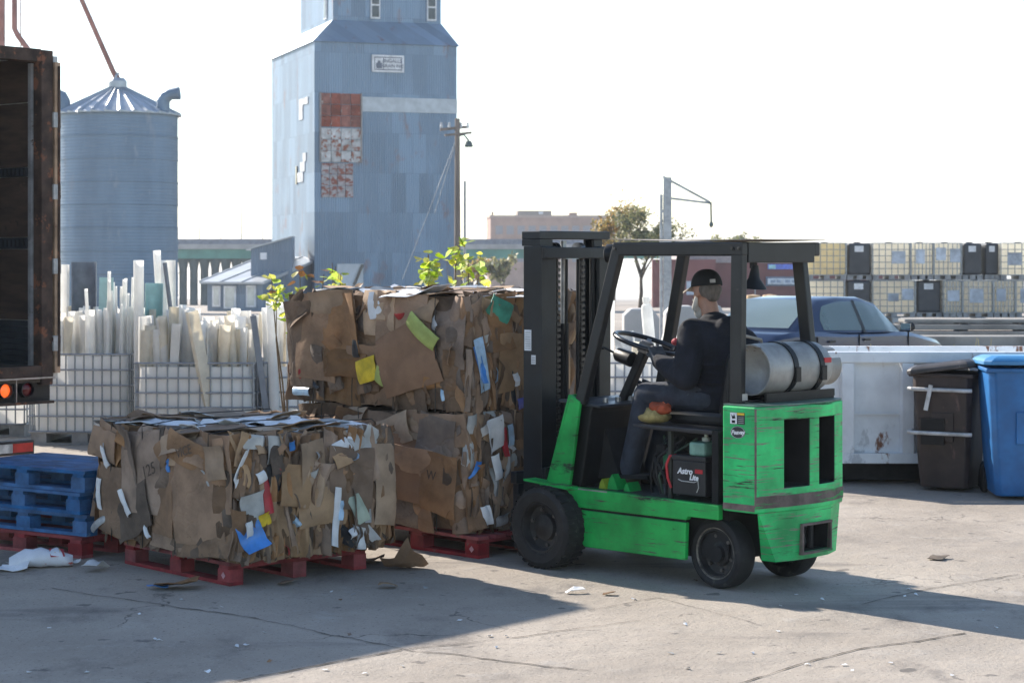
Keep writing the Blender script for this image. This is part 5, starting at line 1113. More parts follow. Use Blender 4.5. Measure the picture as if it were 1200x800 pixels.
stalkm = pm('stalk_shadow_brown', (.17, .07, .04), .9, .1, .3, 12)
for i in range(9):
    px = 1082+i*16+(i % 3)*4; x = (px-905)*kd; sl_ = rp_.uniform(.08, .13)
    MB().prism([(x, zt-.34), (x+.02, zt-.34), (x+.02+sl_, zt-.11), (x+sl_, zt-.11)], 'y', -.004, -.0006).build('stalk_shadow', stalkm if i % 2 else pm('stalk_shadow_grey', (.2, .2, .22), .8), du)  # slanting shadows of the stalks, painted on as thin strips
def wheelie(name, label, loc, rz, w, d_, h_, mat, lidmat, lid_tilt, bars, barmat):
    o = empty(name, loc, rz); tag(o, label, 'wheelie bin', 'wheelie bins by the dumpster')
    zs = [.03, .12, h_*.35, h_*.7, h_*.9, h_*.97]; ws = [.80, .83, .90, .96, 1.0, 1.0]
    vs = []; sh = [(-.5, -.42), (-.42, -.5), (.42, -.5), (.5, -.42), (.5, .42), (.42, .5), (-.42, .5), (-.5, .42)]
    for z, k_ in zip(zs, ws): vs += [(x*w*k_, y*d_*k_, z) for x, y in sh]
    n_ = 8; fs = [tuple(range(8))[::-1], tuple(range(40, 48))]+[(a*8+i, a*8+(i+1) % 8, a*8+8+(i+1) % 8, a*8+8+i) for a in range(5) for i in range(8)]
    MB().add(vs, fs).build('body', mat, o, bevel=.012)
    MB().prism([(-.17*w, h_*.42), (.2*w, h_*.42), (.2*w, h_*.66), (-.17*w, h_*.66)], 'y', -d_*.5, -d_*.455).build('front_panel', mat, o, bevel=.006)
    MB().bx(-w*.54, w*.54, -d_*.53, d_*.53, h_*.955, h_*.985).build('rim', mat, o, bevel=.008)
    ld = empty('lid_hinge', (0, d_*.5, h_*.99)); bpy.data.objects.remove(ld)
    Mx = Matrix.Translation((0, d_*.5, h_*.992)) @ Matrix.Rotation(lid_tilt, 4, 'Y') @ Matrix.Rotation(R(-1.5), 4, 'X')
    lv = []
    for z, k_ in ((0, 1.0), (.035, 1.0), (.055, .93), (.075, .8)): lv += [Mx @ Vector((x*w*1.14*k_, -d_*.53+y*d_*1.12*k_, z)) for x, y in sh]
    fs = [tuple(range(8))[::-1], tuple(range(24, 32))]+[(a*8+i, a*8+(i+1) % 8, a*8+8+(i+1) % 8, a*8+8+i) for a in range(3) for i in range(8)]
    MB().add(lv, fs).build('lid', lidmat, o, bevel=.008)
    MB().tube([(-w*.45, d_*.52, h_*.93), (w*.45, d_*.52, h_*.93)], .018, 10).build('handle', mat, o, smooth=True)
    for s_ in (-1, 1): MB().lathe([(0, -.03), (.1, -.03), (.115, -.015), (.115, .015), (.1, .03), (0, .03)], (s_*w*.42, d_*.4, .115), (1, 0, 0), 20).build('wheel', rubber, o, smooth=40)
    for z in bars: MB().tube([(-w*.56, -d_*.2, z), (-w*.54, -d_*.5, z), (-w*.48, -d_*.545, z), (w*.42, -d_*.535, z-.005), (w*.5, -d_*.49, z-.005)], .017, 10).build('lift_bar', barmat, o, smooth=True)
    return o
brn = pm('bin_brown', (.045, .03, .026), .55, 0, .25, 4, .08, 30, spots=((.14, .09, .075), 4, .6, (1, 1, .3))); brl = pm('bin_lid_dusty', (.06, .055, .055), .4, 0, .3, 4, .08, 30, spots=((.4, .38, .36), 3, .6, (1, 3, 1)))
blm = pm('bin_blue', (.012, .13, .36), .45, 0, .15, 4, .05, 30); barm = pm('bar_pale', (.55, .55, .55), .45, .2, .2, 9, spots=((.25, .15, .1), 9, .64, (1, 1, 1)))
c1 = gp(1122, 577); wheelie('wheelie_bin', 'dark brown wheelie bin with pale lift bars and skewed lid', (c1.x, c1.y+.28, 0), R(-28), .52, .56, 1.02, brn, brl, R(-8), (.87, .50), barm)
wb = bpy.data.objects['wheelie_bin']
MB().box((-.1, -.318, .80), (.035, .012, .22), Matrix.Rotation(R(12), 3, 'Y')).build('latch_strap', barm, wb)
MB().prism([(-.17, .40), (.03, .40), (.03, .62), (-.17, .62)], 'y', -.298, -.285).build('label_recess', blackm, wb)
c2 = gp(1197, 587); b_ = wheelie('wheelie_bin', 'large blue wheelie bin at the right edge of the photo', (c2.x+.10, c2.y+.34, 0), R(-5), .66, .72, 1.10, blm, pm('bin_lid_blue', (.04, .22, .48), .4, 0, .12, 4, .05, 30), R(0), (), barm)

# ------------------------------------------------------------ parked saloon car
def car():
    cp = pm('car_paint', (.018, .035, .085), .28, .35, .12, 2, coat=.6); gl = pm('car_glass', (.2, .27, .26), .06, 0, .1, 1, spec=.8, alpha=.62); trim = pm('car_trim', (.015, .016, .018), .5)
    # side stations along the length: x from the nose (0) back to the tail; the body is lofted through cross-sections
    c0 = at(1058, 300, 30.0); A_ = R(180+50); o = empty('parked_car', (c0.x, c0.y, .0), A_); tag(o, 'dark blue saloon car parked behind the dumpster', 'car')
    # local x: backwards from the nose
    st = [  # x, half width, z low, z belt
        (0.0, .62, .42, .60), (.10, .74, .30, .70), (.35, .82, .24, .78), (.8, .86, .22, .85), (1.25, .88, .22, .92), (1.6, .88, .22, .94), (2.3, .88, .22, .95), (3.2, .88, .22, .97), (3.9, .87, .22, 1.0), (4.3, .85, .24, 1.0), (4.65, .80, .28, .97), (4.82, .72, .36, .86)]
    vs = []; n_ = 10
    for x, hw, zl, zb_ in st:
        zm = zl+(zb_-zl)*.55
        vs += [(x, -hw*.88, zl), (x, -hw*.98, zl+.1), (x, -hw, zm), (x, -hw*.985, zb_-.06), (x, -hw*.90, zb_), (x, hw*.90, zb_), (x, hw*.985, zb_-.06), (x, hw, zm), (x, hw*.98, zl+.1), (x, hw*.88, zl)]
    fs = [tuple(range(n_)), tuple(range((len(st)-1)*n_, len(st)*n_))[::-1]]+[(k_*n_+i, k_*n_+(i+1) % n_, (k_+1)*n_+(i+1) % n_, (k_+1)*n_+i) for k_ in range(len(st)-1) for i in range(n_)]
    bd = MB().add(vs, fs).build('body', cp, o, smooth=38)
    wx = (.92, 3.68)
    cut(bd, [MB().tube([(x, -1.2, .32), (x, 1.2, .32)], .37, 28).build('c', trim) for x in wx])
    # greenhouse
    gs = [(1.32, .70, .93), (1.95, .62, 1.36), (2.3, .60, 1.435), (2.9, .60, 1.445), (3.4, .60, 1.41), (4.15, .66, 1.0)]
    bel = [(1.32, .76, .93), (1.95, .82, .945), (2.3, .82, .95), (2.9, .82, .96), (3.4, .80, .975), (4.15, .72, .995)]
    vs = []
    for (x, hw, z), (_, hb, zb_) in zip(gs, bel): vs += [(x, -hb, zb_), (x, -hw, z-.03), (x, -hw*.86, z), (x, hw*.86, z), (x, hw, z-.03), (x, hb, zb_)]
    fs = [(k_*6+i, k_*6+i+1, (k_+1)*6+i+1, (k_+1)*6+i) for k_ in range(5) for i in range(5)]
    MB().add(vs, fs).build('roof_shell', cp, o, smooth=50)
    # glass set just proud of the shell
    def pt(k0, t, side, v, e=.006):
        (xa, ha, za), (xb, hb, zb_) = gs[k0], gs[k0+1]; (_, ba, ya), (_, bb, yb_) = bel[k0], bel[k0+1]
        x = xa+(xb-xa)*t; hw = ha+(hb-ha)*t; z = za+(zb_-za)*t-.03; hb_ = ba+(bb-ba)*t; zb2 = ya+(yb_-ya)*t
        return (x, side*(hb_+(hw-hb_)*v+e), zb2+(z-zb2)*v)
    for sd in (-1, 1):
        for nm, q in (('front_window', [(0, .30, .05, .12), (0, .65, .05, .80), (0, .98, .05, .86), (1, .5, .06, .90), (2, 0, .06, .92), (2, .35, .07, .93)]), ('rear_window', [(2, .50, .07, .93), (3, 0, .07, .93), (3, .5, .07, .91), (3, .97, .08, .86), (4, .10, .08, .70), (4, .18, .12, .5)])):
            vv = []
            for k_, t, a_, b2_ in q: vv += [pt(k_, t, sd, a_, .012), pt(k_, t, sd, (a_+b2_)/2, .014), pt(k_, t, sd, b2_, .012)]
            MB().add(vv, [(3*i_+j_, 3*i_+3+j_, 3*i_+4+j_, 3*i_+1+j_) for i_ in range(len(q)-1) for j_ in (0, 1)]).build(nm, gl, o)
        MB().add([pt(2, .36, sd, .0, .016), pt(2, .36, sd, .97, .016), pt(2, .49, sd, .97, .016), pt(2, .49, sd, .0, .016)], [(0, 1, 2, 3)]).build('pillar_trim', trim, o)
        for x in (2.58, 3.5): MB().box((x, sd*.885, .86), (.16, .02, .03)).build('door_handle', trim, o, bevel=.006)
        for x in (1.42, 2.78, 3.86): MB().bx(x-.004, x+.004, sd*.862 if sd > 0 else -.884, sd*.884 if sd > 0 else -.862, .35, .93).build('door_gap', trim, o)
        MB().bx(.4, 4.4, sd*.872, sd*.893, .52, .58).build('rub_strip', trim, o)
        m_ = MB().ball((1.62, sd*.98, 1.01), (.06, .11, .075), 12, 8).build('mirror', trim, o, smooth=True); MB().box((1.685, sd*.98, 1.01), (.01, .15, .10)).build('mirror_glass', pm('mirror_face', (.8, .85, .85), .05, 1.0), m_)
        MB().box((1.58, sd*.9, .98), (.05, .1, .03)).build('mirror_arm', trim, o)
        MB().prism([(.04, .56), (.32, .66), (.34, .58), (.06, .48)], 'y', sd*.70, sd*.835).build('headlight', pm('lamp_lens', (.7, .68, .6), .1), o)
        MB().box((.42, sd*.835, .62), (.1, .03, .07)).build('marker_lamp', pm('amber', (.6, .25, .08), .3), o)
        for x in wx:
            w_ = MB().lathe([(.2, -.09), (.29, -.1), (.32, -.07), (.32, .07), (.29, .1), (.2, .09)], (x, sd*.76, .32), (0, 1, 0), 28).build('tyre', rubber, o, smooth=40)
            MB().lathe([(.2, .05*sd), (.18, .07*sd), (.05, .08*sd), (0, .08*sd)], (x, sd*.76, .32), (0, 1, 0), 20).build('wheel_cover', galv, w_, smooth=40)
    ws = [(1.36, -.68, .955), (1.93, -.57, 1.345), (1.93, .57, 1.345), (1.36, .68, .955)]
    MB().add([(x-.012, y, z+.012) for x, y, z in ws], [(0, 1, 2, 3)]).build('windscreen', gl, o)
    rw = [(3.44, -.52, 1.40), (4.10, -.58, 1.035), (4.10, .58, 1.035), (3.44, .52, 1.40)]
    MB().add([(x+.012, y, z+.014) for x, y, z in rw], [(0, 1, 2, 3)]).build('rear_screen', gl, o)
    for y in (-.36, .36): MB().box((2.35, y, 1.12), (.1, .3, .26)).build('headrest', trim, o, bevel=.05)
    return o
car()

# ------------------------------------------------------------ stacked totes far right
dk = pm('black_sheet', (.05, .055, .065), .5, 0, .15, 3, rnd=.15); cream = pm('tote_cream', (.88, .80, .58), .5, 0, .1, 2, transl=.6, rnd=.1); lab = pm('tote_label', (.42, .47, .54), .5, 0, .25, 3, rnd=.2)
ftm = pm('far_tote_plastic', (.95, .91, .80), .5, 0, .05, 2, transl=.65, rnd=.06)
def far_tote(px0, px1, d, z0, matl, label, lbl=None, lab_col=None):
    a, b_ = at(px0, 300, d), at(px1, 300, d); w = b_.x-a.x; o = empty('stacked_tote', ((a.x+b_.x)/2, d+.5, z0)); tag(o, label, 'tote', 'totes stacked in two tiers')
    tote_pallet(o, w, 1.0, .15)
    MB().bx(-w/2+.03, w/2-.03, -.47, .47, .155, 1.10).build('tank', matl, o, bevel=.06)
    MB().lathe([(.1, 0), (.1, .035), (0, .036)], (0, 0, 1.10), n=14).build('lid', dk, o)
    if matl is not dk: cage_bars(o, w, 1.0, .15, 1.10, 6, 5, simple=True)
    else: MB().bx(-w*.2, w*.16, -.478, -.4715, .84, 1.02).build('label', paperw, o)
    if lbl:
        for q in lbl: MB().bx(-w/2+w*q[0], -w/2+w*q[1], -.53, -.515, .155+.95*q[2], .155+.95*q[3]).build('label_plate', lab, o)
    return o
F_ = 60.0
up_row = [(946, 992, cream, 'cream tote on the top tier, nearest the forklift roof', None), (993, 1022, dk, 'black-clad tote on the top tier next to the cream one', None), (1023, 1067, ftm, 'white tote on top tier with one grey label', [(.5, .86, .35, .75)]), (1068, 1094, ftm, 'narrow white tote on top tier with side label', [(.2, .6, .35, .8)]), (1095, 1127, ftm, 'white tote on top tier with two square labels', [(.05, .42, .45, .85), (.56, .95, .4, .82)]), (1128, 1152, dk, 'left one of two black totes on the top tier', None), (1154, 1172, dk, 'right one of two black totes on the top tier', None), (1173, 1222, ftm, 'white tote on top tier at the right photo edge', [(.15, .5, .3, .7)])]
lo_row = [(940, 990, ftm, 'white tote on the lower tier right behind the forklift post', None), (992, 1022, dk, 'black tote on the lower tier above the car roof', None), (1023, 1073, ftm, 'white tote on lower tier with orange and blue labels', [(.35, .6, .35, .6), (.68, .95, .4, .75)]), (1074, 1104, dk, 'broad black tote on the lower tier', None), (1106, 1128, ftm, 'narrow unlabelled white tote on the lower tier', [(.2, .8, .35, .7)]), (1129, 1164, ftm, 'white tote on lower tier with bluish label', [(.2, .65, .3, .75)]), (1165, 1190, ftm, 'white tote on lower tier beside the yellow-edged one', [(.1, .55, .35, .75)]), (1191, 1235, ftm, 'lower tier white tote cut off by the right photo edge', [(.1, .5, .3, .75)])]
for i, (a, b_, m_, l_, q) in enumerate(lo_row): far_tote(a, b_, F_+(.15 if m_ is dk else 0), .16, m_, l_, q)
for i, (a, b_, m_, l_, q) in enumerate(up_row): far_tote(a, b_, F_+(.2 if m_ is dk else .05), 1.285, m_, l_, q)
# timber bearers under the lower tier
for px in (955, 1050, 1150, 1225): tag(MB().box((at(px, 300, F_).x, F_+.5, .078), (.25, 1.2, .155)).build('concrete_bearer', conc), {955: 'concrete bearer under the leftmost lower tote', 1050: 'concrete bearer under the orange-labelled tote', 1150: 'concrete bearer under the bluish-labelled tote', 1225: 'concrete bearer under the rightmost lower tote'}[px], 'bearer', 'bearers under the stacked totes')
# long concrete beams lying in front of them
bz0 = 0
for i, (px0, px1, d, z0, z1, lb_) in enumerate(((1040, 1320, 47.5, .0, .21, 'lowest rear concrete beam lying before the tote stack'), (1035, 1320, 47.7, .245, .37, 'upper rear concrete beam lying before the tote stack'), (1075, 1310, 44.0, .0, .24, 'front concrete slab lying beyond the dumpster rim'), (1060, 1330, 47.9, .405, .49, 'topmost thin concrete beam below the stacked totes'))):
    a, b_ = at(px0, 300, d), at(px1, 300, d)
    tag(MB().bx(a.x, b_.x, d, d+.8, z0, z1).build('concrete_beam', pm('weathered_concrete', (.26, .25, .235), .9, 0, .2, 1.2, .2, 12), bevel=.02), lb_, 'concrete beam', 'concrete beams lying stacked')
for px in (1060, 1130, 1200, 1280):
    a = at(px, 300, 47.7)
    for (z0, z1) in ((.21, .245), (.37, .405)): tag(MB().bx(a.x-.1, a.x+.1, 47.75, 48.4, z0, z1).build('timber_spacer', dark), 'dark timber spacer between the concrete beams', 'spacer', 'timber spacers')
# concrete blocks, dark tyres, orange barrels past the forklift
for i, (px, w_, d, h_, lb_) in enumerate(((752, 42, 40, .95, 'rough pale concrete block seen left of the canister'), (800, 40, 41, .98, 'pale concrete block seen between front post and driver'), (835, 30, 41.5, .98, 'pale concrete block behind the driver head'))):
    a = at(px, 300, d); ww = w_/FPX*d
    tag(MB().prism([(-ww/2, 0), (ww/2, 0), (ww/2, h_*.8), (ww*.3, h_), (-ww*.3, h_), (-ww/2, h_*.86)], 'y', 0, .7).build('concrete_block', conc, bevel=.04, loc=(a.x, d, 0)), lb_, 'concrete block', 'concrete blocks behind the forklift')
for i in range(4):
    a = at(732+i*13, 300, 36); tag(MB().lathe([(.22, -.1), (.34, -.11), (.38, -.06), (.38, .06), (.34, .11), (.22, .1)], (0, 0, 0), (0, 0, 1), 20, closed=True).build('old_tyre', rubber, smooth=40, loc=(a.x+(.1 if i % 2 else 0), 36, .111+.222*(i % 2) if i < 2 else .111)), 'old black tyre lying before the concrete blocks', 'tyre', 'old tyres')
orm = pm('orange_plastic', (.6, .40, .22), .5, 0, .2, 5, rnd=.2)
for i in range(7):
    a = at(868+i*7.2, 300, 52); o = MB().lathe([(0, 0), (.26, 0), (.28, .05), (.26, .2), (.28, .3), (.25, .62), (.22, .7), (0, .72)], n=16).build('orange_barrel', orm if i not in (3,) else pm('amber_plastic', (.55, .36, .14), .5), smooth=40, loc=(a.x, 52+.3*(i % 2), 0)); o.scale = (.85, .85, 1.2+.1*(i % 3)); tag(o, 'orange barrel in the row beyond the car roof', 'barrel', 'orange barrels beyond the car')
# ------------------------------------------------------------ weeds
lfm = pm('weed_leaf', (.38, .52, .08), .5, 0, .25, 8, transl=.75, rnd=.25); lfy = pm('weed_leaf_yellow', (.58, .58, .12), .5, 0, .25, 8, transl=.75, rnd=.2); lfr = pm('weed_leaf_dry', (.22, .11, .05), .6, 0, .25, 8, transl=.3, rnd=.2)
def leaf_me(mat):
    q = [(0, 0), (.28, .12), (.5, .42), (.42, .72), (.16, .9), (0, 1.12)]; vs = [(x, y, .18*x*x-.1*(y-.4)**2) for x, y in q]+[(-x, y, .18*x*x-.1*(y-.4)**2) for x, y in q[1:-1]]
    vs += [(0, .45, -.06)]; ring_ = [0, 1, 2, 3, 4, 5, 9, 8, 7, 6]; fs = [(ring_[i], ring_[(i+1) % 10], 10) for i in range(10)]
    return MB().add(vs, fs).mesh('leaf', mat, recalc=False)
LM = [leaf_me(lfm), leaf_me(lfy), leaf_me(lfr)]
stm = pm('weed_stem', (.13, .09, .05), .8)
def weed(label, px, ptop, d, spread, nl, seed, dry=.1, ls=.075, zlo=.55):
    r = random.Random(seed); p = at(px, ptop, d); o = empty('leafy_weed', (p.x, d, 0)); tag(o, label, 'weed', 'leafy weeds behind the bales'); H_ = p.z; tips = []
    for k_ in range(3):
        e = Vector((r.uniform(-1, 1)*spread, r.uniform(-.2, .2), H_*r.uniform(.86, 1.0))); pts = [Vector((0, 0, 0)).lerp(e, t)+Vector((math.sin(t*5+k_)*.03, 0, 0)) for t in (0, .25, .5, .75, 1)]
        MB().tube(pts, [.012, .01, .008, .006, .003], 6).build('stem', stm, o); tips.append(pts)
    for i in range(nl):
        pts = r.choice(tips); t = zlo+(1-zlo)*r.random(); q = pts[0].lerp(pts[-1], t)+Vector((r.uniform(-1, 1)*spread*.45, r.uniform(-.1, .1), r.uniform(-.05, .05)))
        m_ = LM[2] if r.random() < dry else (LM[1] if r.random() < .4 else LM[0]); s_ = ls*r.uniform(.6, 1.25)
        inst('leaf', m_, o, q, (r.uniform(-.9, 1.2), r.uniform(-.6, .6), r.uniform(0, 6.28)), (s_, s_, s_))
    return o
weed('yellow-green leafy weed low at the left behind the stacked bales', 336, 318, 16.9, .16, 64, 1, .05, .07, zlo=.86)
weed('bushy leafy weed with reddish leaves left of the upper bale', 370, 306, 17.0, .17, 60, 2, .2, .07, zlo=.87)
weed('tallest weed with leaf cluster in front of the tower door', 398, 282, 17.2, .07, 24, 3, .2, .075, zlo=.84)
weed('bright green leafy weed rising above the middle of the upper bale', 518, 272, 17.0, .15, 80, 4, .0, .075, zlo=.86)
weed('green leafy weed beside the mast above the upper bale', 548, 296, 17.1, .13, 44, 5, .0, .07, zlo=.87)
weed('small sparse weed at the far right top of the bale', 566, 322, 17.0, .06, 12, 6, .1, .06, zlo=.88)
weed('thin weed with few leaves low before the tower door', 424, 322, 17.0, .1, 24, 7, .4, .08, zlo=.9)
strawm = pm('dry_straw', (.5, .42, .2), .8, 0, .2, 6)
for i, px in enumerate((983, 988, 1020, 1088, 1096, 1140, 1152, 1168, 1178, 1128, 1112)):
    d = 20.6+.3*(i % 3); z1 = CAMH-(rp_.uniform(92, 112))*d/FPX; a = at(px, 300, d); q = MB()
    for k_ in range(3): q.tube([(0, 0, 0), (rp_.uniform(-.05, .05), 0, z1*.6), (rp_.uniform(-.12, .12), rp_.uniform(-.05, .05), z1*rp_.uniform(.8, 1))], [.006, .005, .003], 5)
    tag(q.build('dry_stalk', strawm, loc=(a.x, d, 0)), 'dry straw-coloured weed stalk behind the dumpster rim', 'weed', 'dry stalks behind the dumpster')

# ------------------------------------------------------------ litter
def litter(name, label, px, py, w_, h_, mat, seed, fold=.9, z=.02, rz=None, tilt=.1, cat='litter', nc=3):
    r = random.Random(seed); p = gp(px, py); me = sheet_mesh(w_, h_, r, (6, 6), nc, .015, .3, r.uniform(.0, .015), r.uniform(-.005, .005), mat=mat, fold=fold, name=name, thick=.003, tuck=.0)
    mn = min(q.co.z for q in me.vertices); o = inst(name, me, None, (p.x, p.y, .006-mn), (0, 0, rz if rz is not None else r.uniform(0, 6.28))); return tag(o, label, cat, 'litter on the pavement')
bagp = empty('paper_sack', gp(48, 664)); bagp.location.z = .0; bagp.rotation_euler = (0, 0, R(14)); tag(bagp, 'white and red printed paper sack lying before the blue pallets', 'sack')
mbag = MB(); n_ = 12
rs = random.Random(5); vs = []
for j in range(9):
    t = j/8; w_ = .09*(1-.25*abs(2*t-1)**3)*(1+.15*math.sin(j*2.1)); hh = .05*(1-.55*abs(2*t-1)**3)*(1+.18*math.sin(j*3.3))+.01
    for i in range(n_):
        a = 2*math.pi*i/n_; rr_ = 1+rs.uniform(-.08, .08); vs.append((-.2+.4*t, math.cos(a)*w_*rr_, max(.004, hh+math.sin(a)*hh*rr_)))
mbag.add(vs, [(j*n_+i, j*n_+(i+1) % n_, (j+1)*n_+(i+1) % n_, (j+1)*n_+i) for j in range(8) for i in range(n_)]+[tuple(range(n_))[::-1], tuple(range(8*n_, 9*n_))])
mbag.build('sack_body', pm('sack_white', (.72, .73, .78), .6, 0, .08, 6, .2, 15, spots=((.5, .08, .06), 7, .62, (1, 1, 1))), bagp, smooth=60)
MB().add([(.06, -.09, .075), (.15, -.08, .075), (.14, .0, .112), (.05, .0, .118), (.1, -.06, .128), (.16, 0, .14)], [(0, 1, 2, 3)]).build('printed_band', redb, bagp)
MB().add([(.085, -.07, .10), (.12, -.06, .10), (.115, -.01, .116), (.08, -.01, .118)], [(0, 1, 2, 3)]).build('printed_mark', pm('print_gold', (.7, .42, .1), .6), bagp)
o = litter('crumpled_wrapper', 'black and white crumpled carton at the left photo edge', 16, 668, .16, .2, paperw, 3, .45); 
litter('crumpled_wrapper', 'grey crumpled wrapper touching the white sack', 22, 662, .18, .12, paperg, 31, .5)
litter('paper_cup', 'small round white paper cup lid before the red pallet', 89, 660, .05, .05, paperw, 4, .2)
litter('paper_litter', 'flattened pink and white packet left of the low bale', 112, 668, .17, .09, paperw, 5, .5)
litter('cardboard_litter', 'torn brown and blue cardboard piece before the low bale pallet', 208, 690, .30, .16, cb, 6, .35)
litter('plastic_litter', 'dark blue film scrap on the torn cardboard piece', 186, 690, .13, .1, blue, 7, 1.0)
litter('cardboard_litter', 'flat brown cardboard scrap at the red pallet corner', 336, 684, .14, .08, cb, 8, .15)
litter('cardboard_litter', 'large crumpled cardboard lump between the two pallets', 474, 667, .24, .2, cb, 9, 1.6)
litter('cardboard_litter', 'flattened cardboard strip beside the crumpled lump', 440, 660, .26, .14, cbd, 10, .6)
litter('cardboard_litter', 'small brown cardboard scrap in front of the crumpled lump', 455, 689, .11, .08, tan, 12, .3)
litter('paper_litter', 'white paper scrap on shaded ground before the front wheel', 672, 695, .12, .05, paperw, 13, .15)
litter('cardboard_litter', 'small brown scrap beside the white paper near the wheel', 714, 697, .07, .05, cb, 14, .2)
litter('glove_litter', 'dark crumpled rag on sunlit pavement behind the forklift', 1100, 655, .14, .1, pm('rag_brown', (.12, .095, .075), .9), 41, .08)
rl = random.Random(99); bits = [sheet_mesh(rl.uniform(.012, .03), rl.uniform(.01, .022), rl, (2, 2), 1, .002, .4, .002, mat=rl.choice((paperw, paperw, paperg, cb)), fold=.5, thick=.0015, name='paper_bit', tuck=0) for i in range(10)]
for i in range(56):
    px, py = rl.uniform(10, 1190), rl.choice((rl.uniform(668, 795), rl.uniform(610, 795)))
    if 480 < px < 1000 and py < 680 or px < 470 and py < 690: continue
    p = gp(px, py); b_ = rl.choice(bits); tag(inst('paper_bit', b_, None, (p.x, p.y, .008), (0, 0, rl.uniform(0, 6.28))), 'tiny paper scrap scattered on the pavement', 'litter', 'tiny scraps scattered on the pavement')
# ------------------------------------------------------------ driver
def cap(mb, p0, p1, r0, r1, n=14, sx=1.0):
    p0 = Vector(p0); p1 = Vector(p1); d = p1-p0; L_ = d.length; pr_ = []
    for i in range(5): a = math.pi/2*i/4; pr_.append((max(1e-4, r0*math.sin(a)), -r0*math.cos(a)))
    for i in range(5): a = math.pi/2*i/4; pr_.append((max(1e-4, r1*math.cos(a)), L_+r1*math.sin(a)))
    mb.lathe(pr_, p0, d, n); return mb
def chain(mb, pts, rs):
    for (a, ra), (b, rb) in zip(list(zip(pts, rs))[:-1], list(zip(pts, rs))[1:]): cap(mb, a, b, ra, rb)
def fused(mb, name, mat, parent, vox, sm=4, fac=.5):
    o = mb.build(name, mat, parent)
    m = o.modifiers.new('fuse', 'REMESH'); m.mode = 'VOXEL'; m.voxel_size = vox; m.use_smooth_shade = True
    s_ = o.modifiers.new('smooth', 'SMOOTH'); s_.iterations = sm; s_.factor = fac
    bpy.context.view_layer.update(); freeze(o)
    if not o.data.materials: o.data.materials.append(mat)
    return o
skin_ = pm('skin', (.42, .23, .16), .55, 0, .1, 12, .05, 60); hood = pm('navy_hoodie', (.010, .012, .020), .95, 0, .3, 9, .5, 28); jean = pm('faded_denim', (.035, .042, .06), .9, 0, .25, 8, .3, 60, spots=((.10, .11, .125), 3, .6, (1, 1, 1)))
hairm = pm('grey_hair', (.14, .12, .105), .85, 0, .25, 30, .5, 90, stretch=(1, 1, .3)); beardm = pm('beard_grey', (.62, .59, .54), .85, 0, .2, 30, .6, 90, stretch=(1, 1, .3)); capm = pm('cap_black', (.012, .013, .016), .85, 0, .2, 9, .15, 60); glovem = pm('glove_grey', (.07, .075, .085), .85, 0, .25, 14, .3, 50); bootm = pm('boot', (.05, .035, .025), .7, 0, .25, 10)
pel = Vector((.37, .03, 1.145)); che = Vector((.36, .03, 1.40)); nb0 = Vector((.40, .03, 1.575)); hc = Vector((.465, .015, 1.775))
shL, elL, wrL = Vector((.385, .235, 1.515)), Vector((.40, .30, 1.255)), Vector((.665, .22, 1.335)); haL = Vector((.725, .185, 1.375))
shR, elR, wrR = Vector((.40, -.165, 1.515)), Vector((.56, -.27, 1.27)), Vector((.77, -.17, 1.35)); haR = Vector((.82, -.15, 1.375))
hiL, knL, anL, toL = Vector((.42, .13, 1.125)), Vector((.83, .17, 1.12)), Vector((.97, .17, .60)), Vector((1.10, .18, .555))
hiR, knR, anR, toR = Vector((.42, -.06, 1.125)), Vector((.83, -.10, 1.12)), Vector((.99, -.10, .60)), Vector((1.12, -.11, .555))
b_ = MB()
chain(b_, [pel, che, nb0], [.13, .14, .075]); chain(b_, [nb0, hc+Vector((-.02, 0, -.06))], [.058, .055])
for sh, el, wr, ha in ((shL, elL, wrL, haL), (shR, elR, wrR, haR)): chain(b_, [che+(sh-che)*.55, sh, el, wr, ha], [.08, .058, .045, .030, .026])
for hi, kn, an_, to in ((hiL, knL, anL, toL), (hiR, knR, anR, toR)): chain(b_, [hi, kn, an_, to], [.08, .058, .042, .035])
HM = Matrix.Translation(hc) @ Matrix.Rotation(R(-12), 4, 'Z') @ Matrix.Rotation(R(5), 4, 'Y')
def hp(x, y, z): return HM @ Vector((x, y, z))
b_.ball(hp(-.01, 0, .035), (.098, .078, .10), 18, 12); b_.ball(hp(.03, 0, -.035), (.062, .062, .075), 16, 10); b_.ball(hp(.05, 0, -.085), (.038, .042, .03), 12, 8)
cap(b_, hp(.082, 0, .02), hp(.108, 0, -.025), .012, .017); b_.ball(hp(.072, .03, .028), (.022, .022, .012), 10, 6); b_.ball(hp(.072, -.03, .028), (.022, .022, .012), 10, 6)
for s_ in (-1, 1): b_.ball(hp(-.008, s_*.078, -.005), (.022, .012, .034), 10, 8)
b_.ball(hp(.085, 0, -.06), (.018, .026, .009), 10, 6)
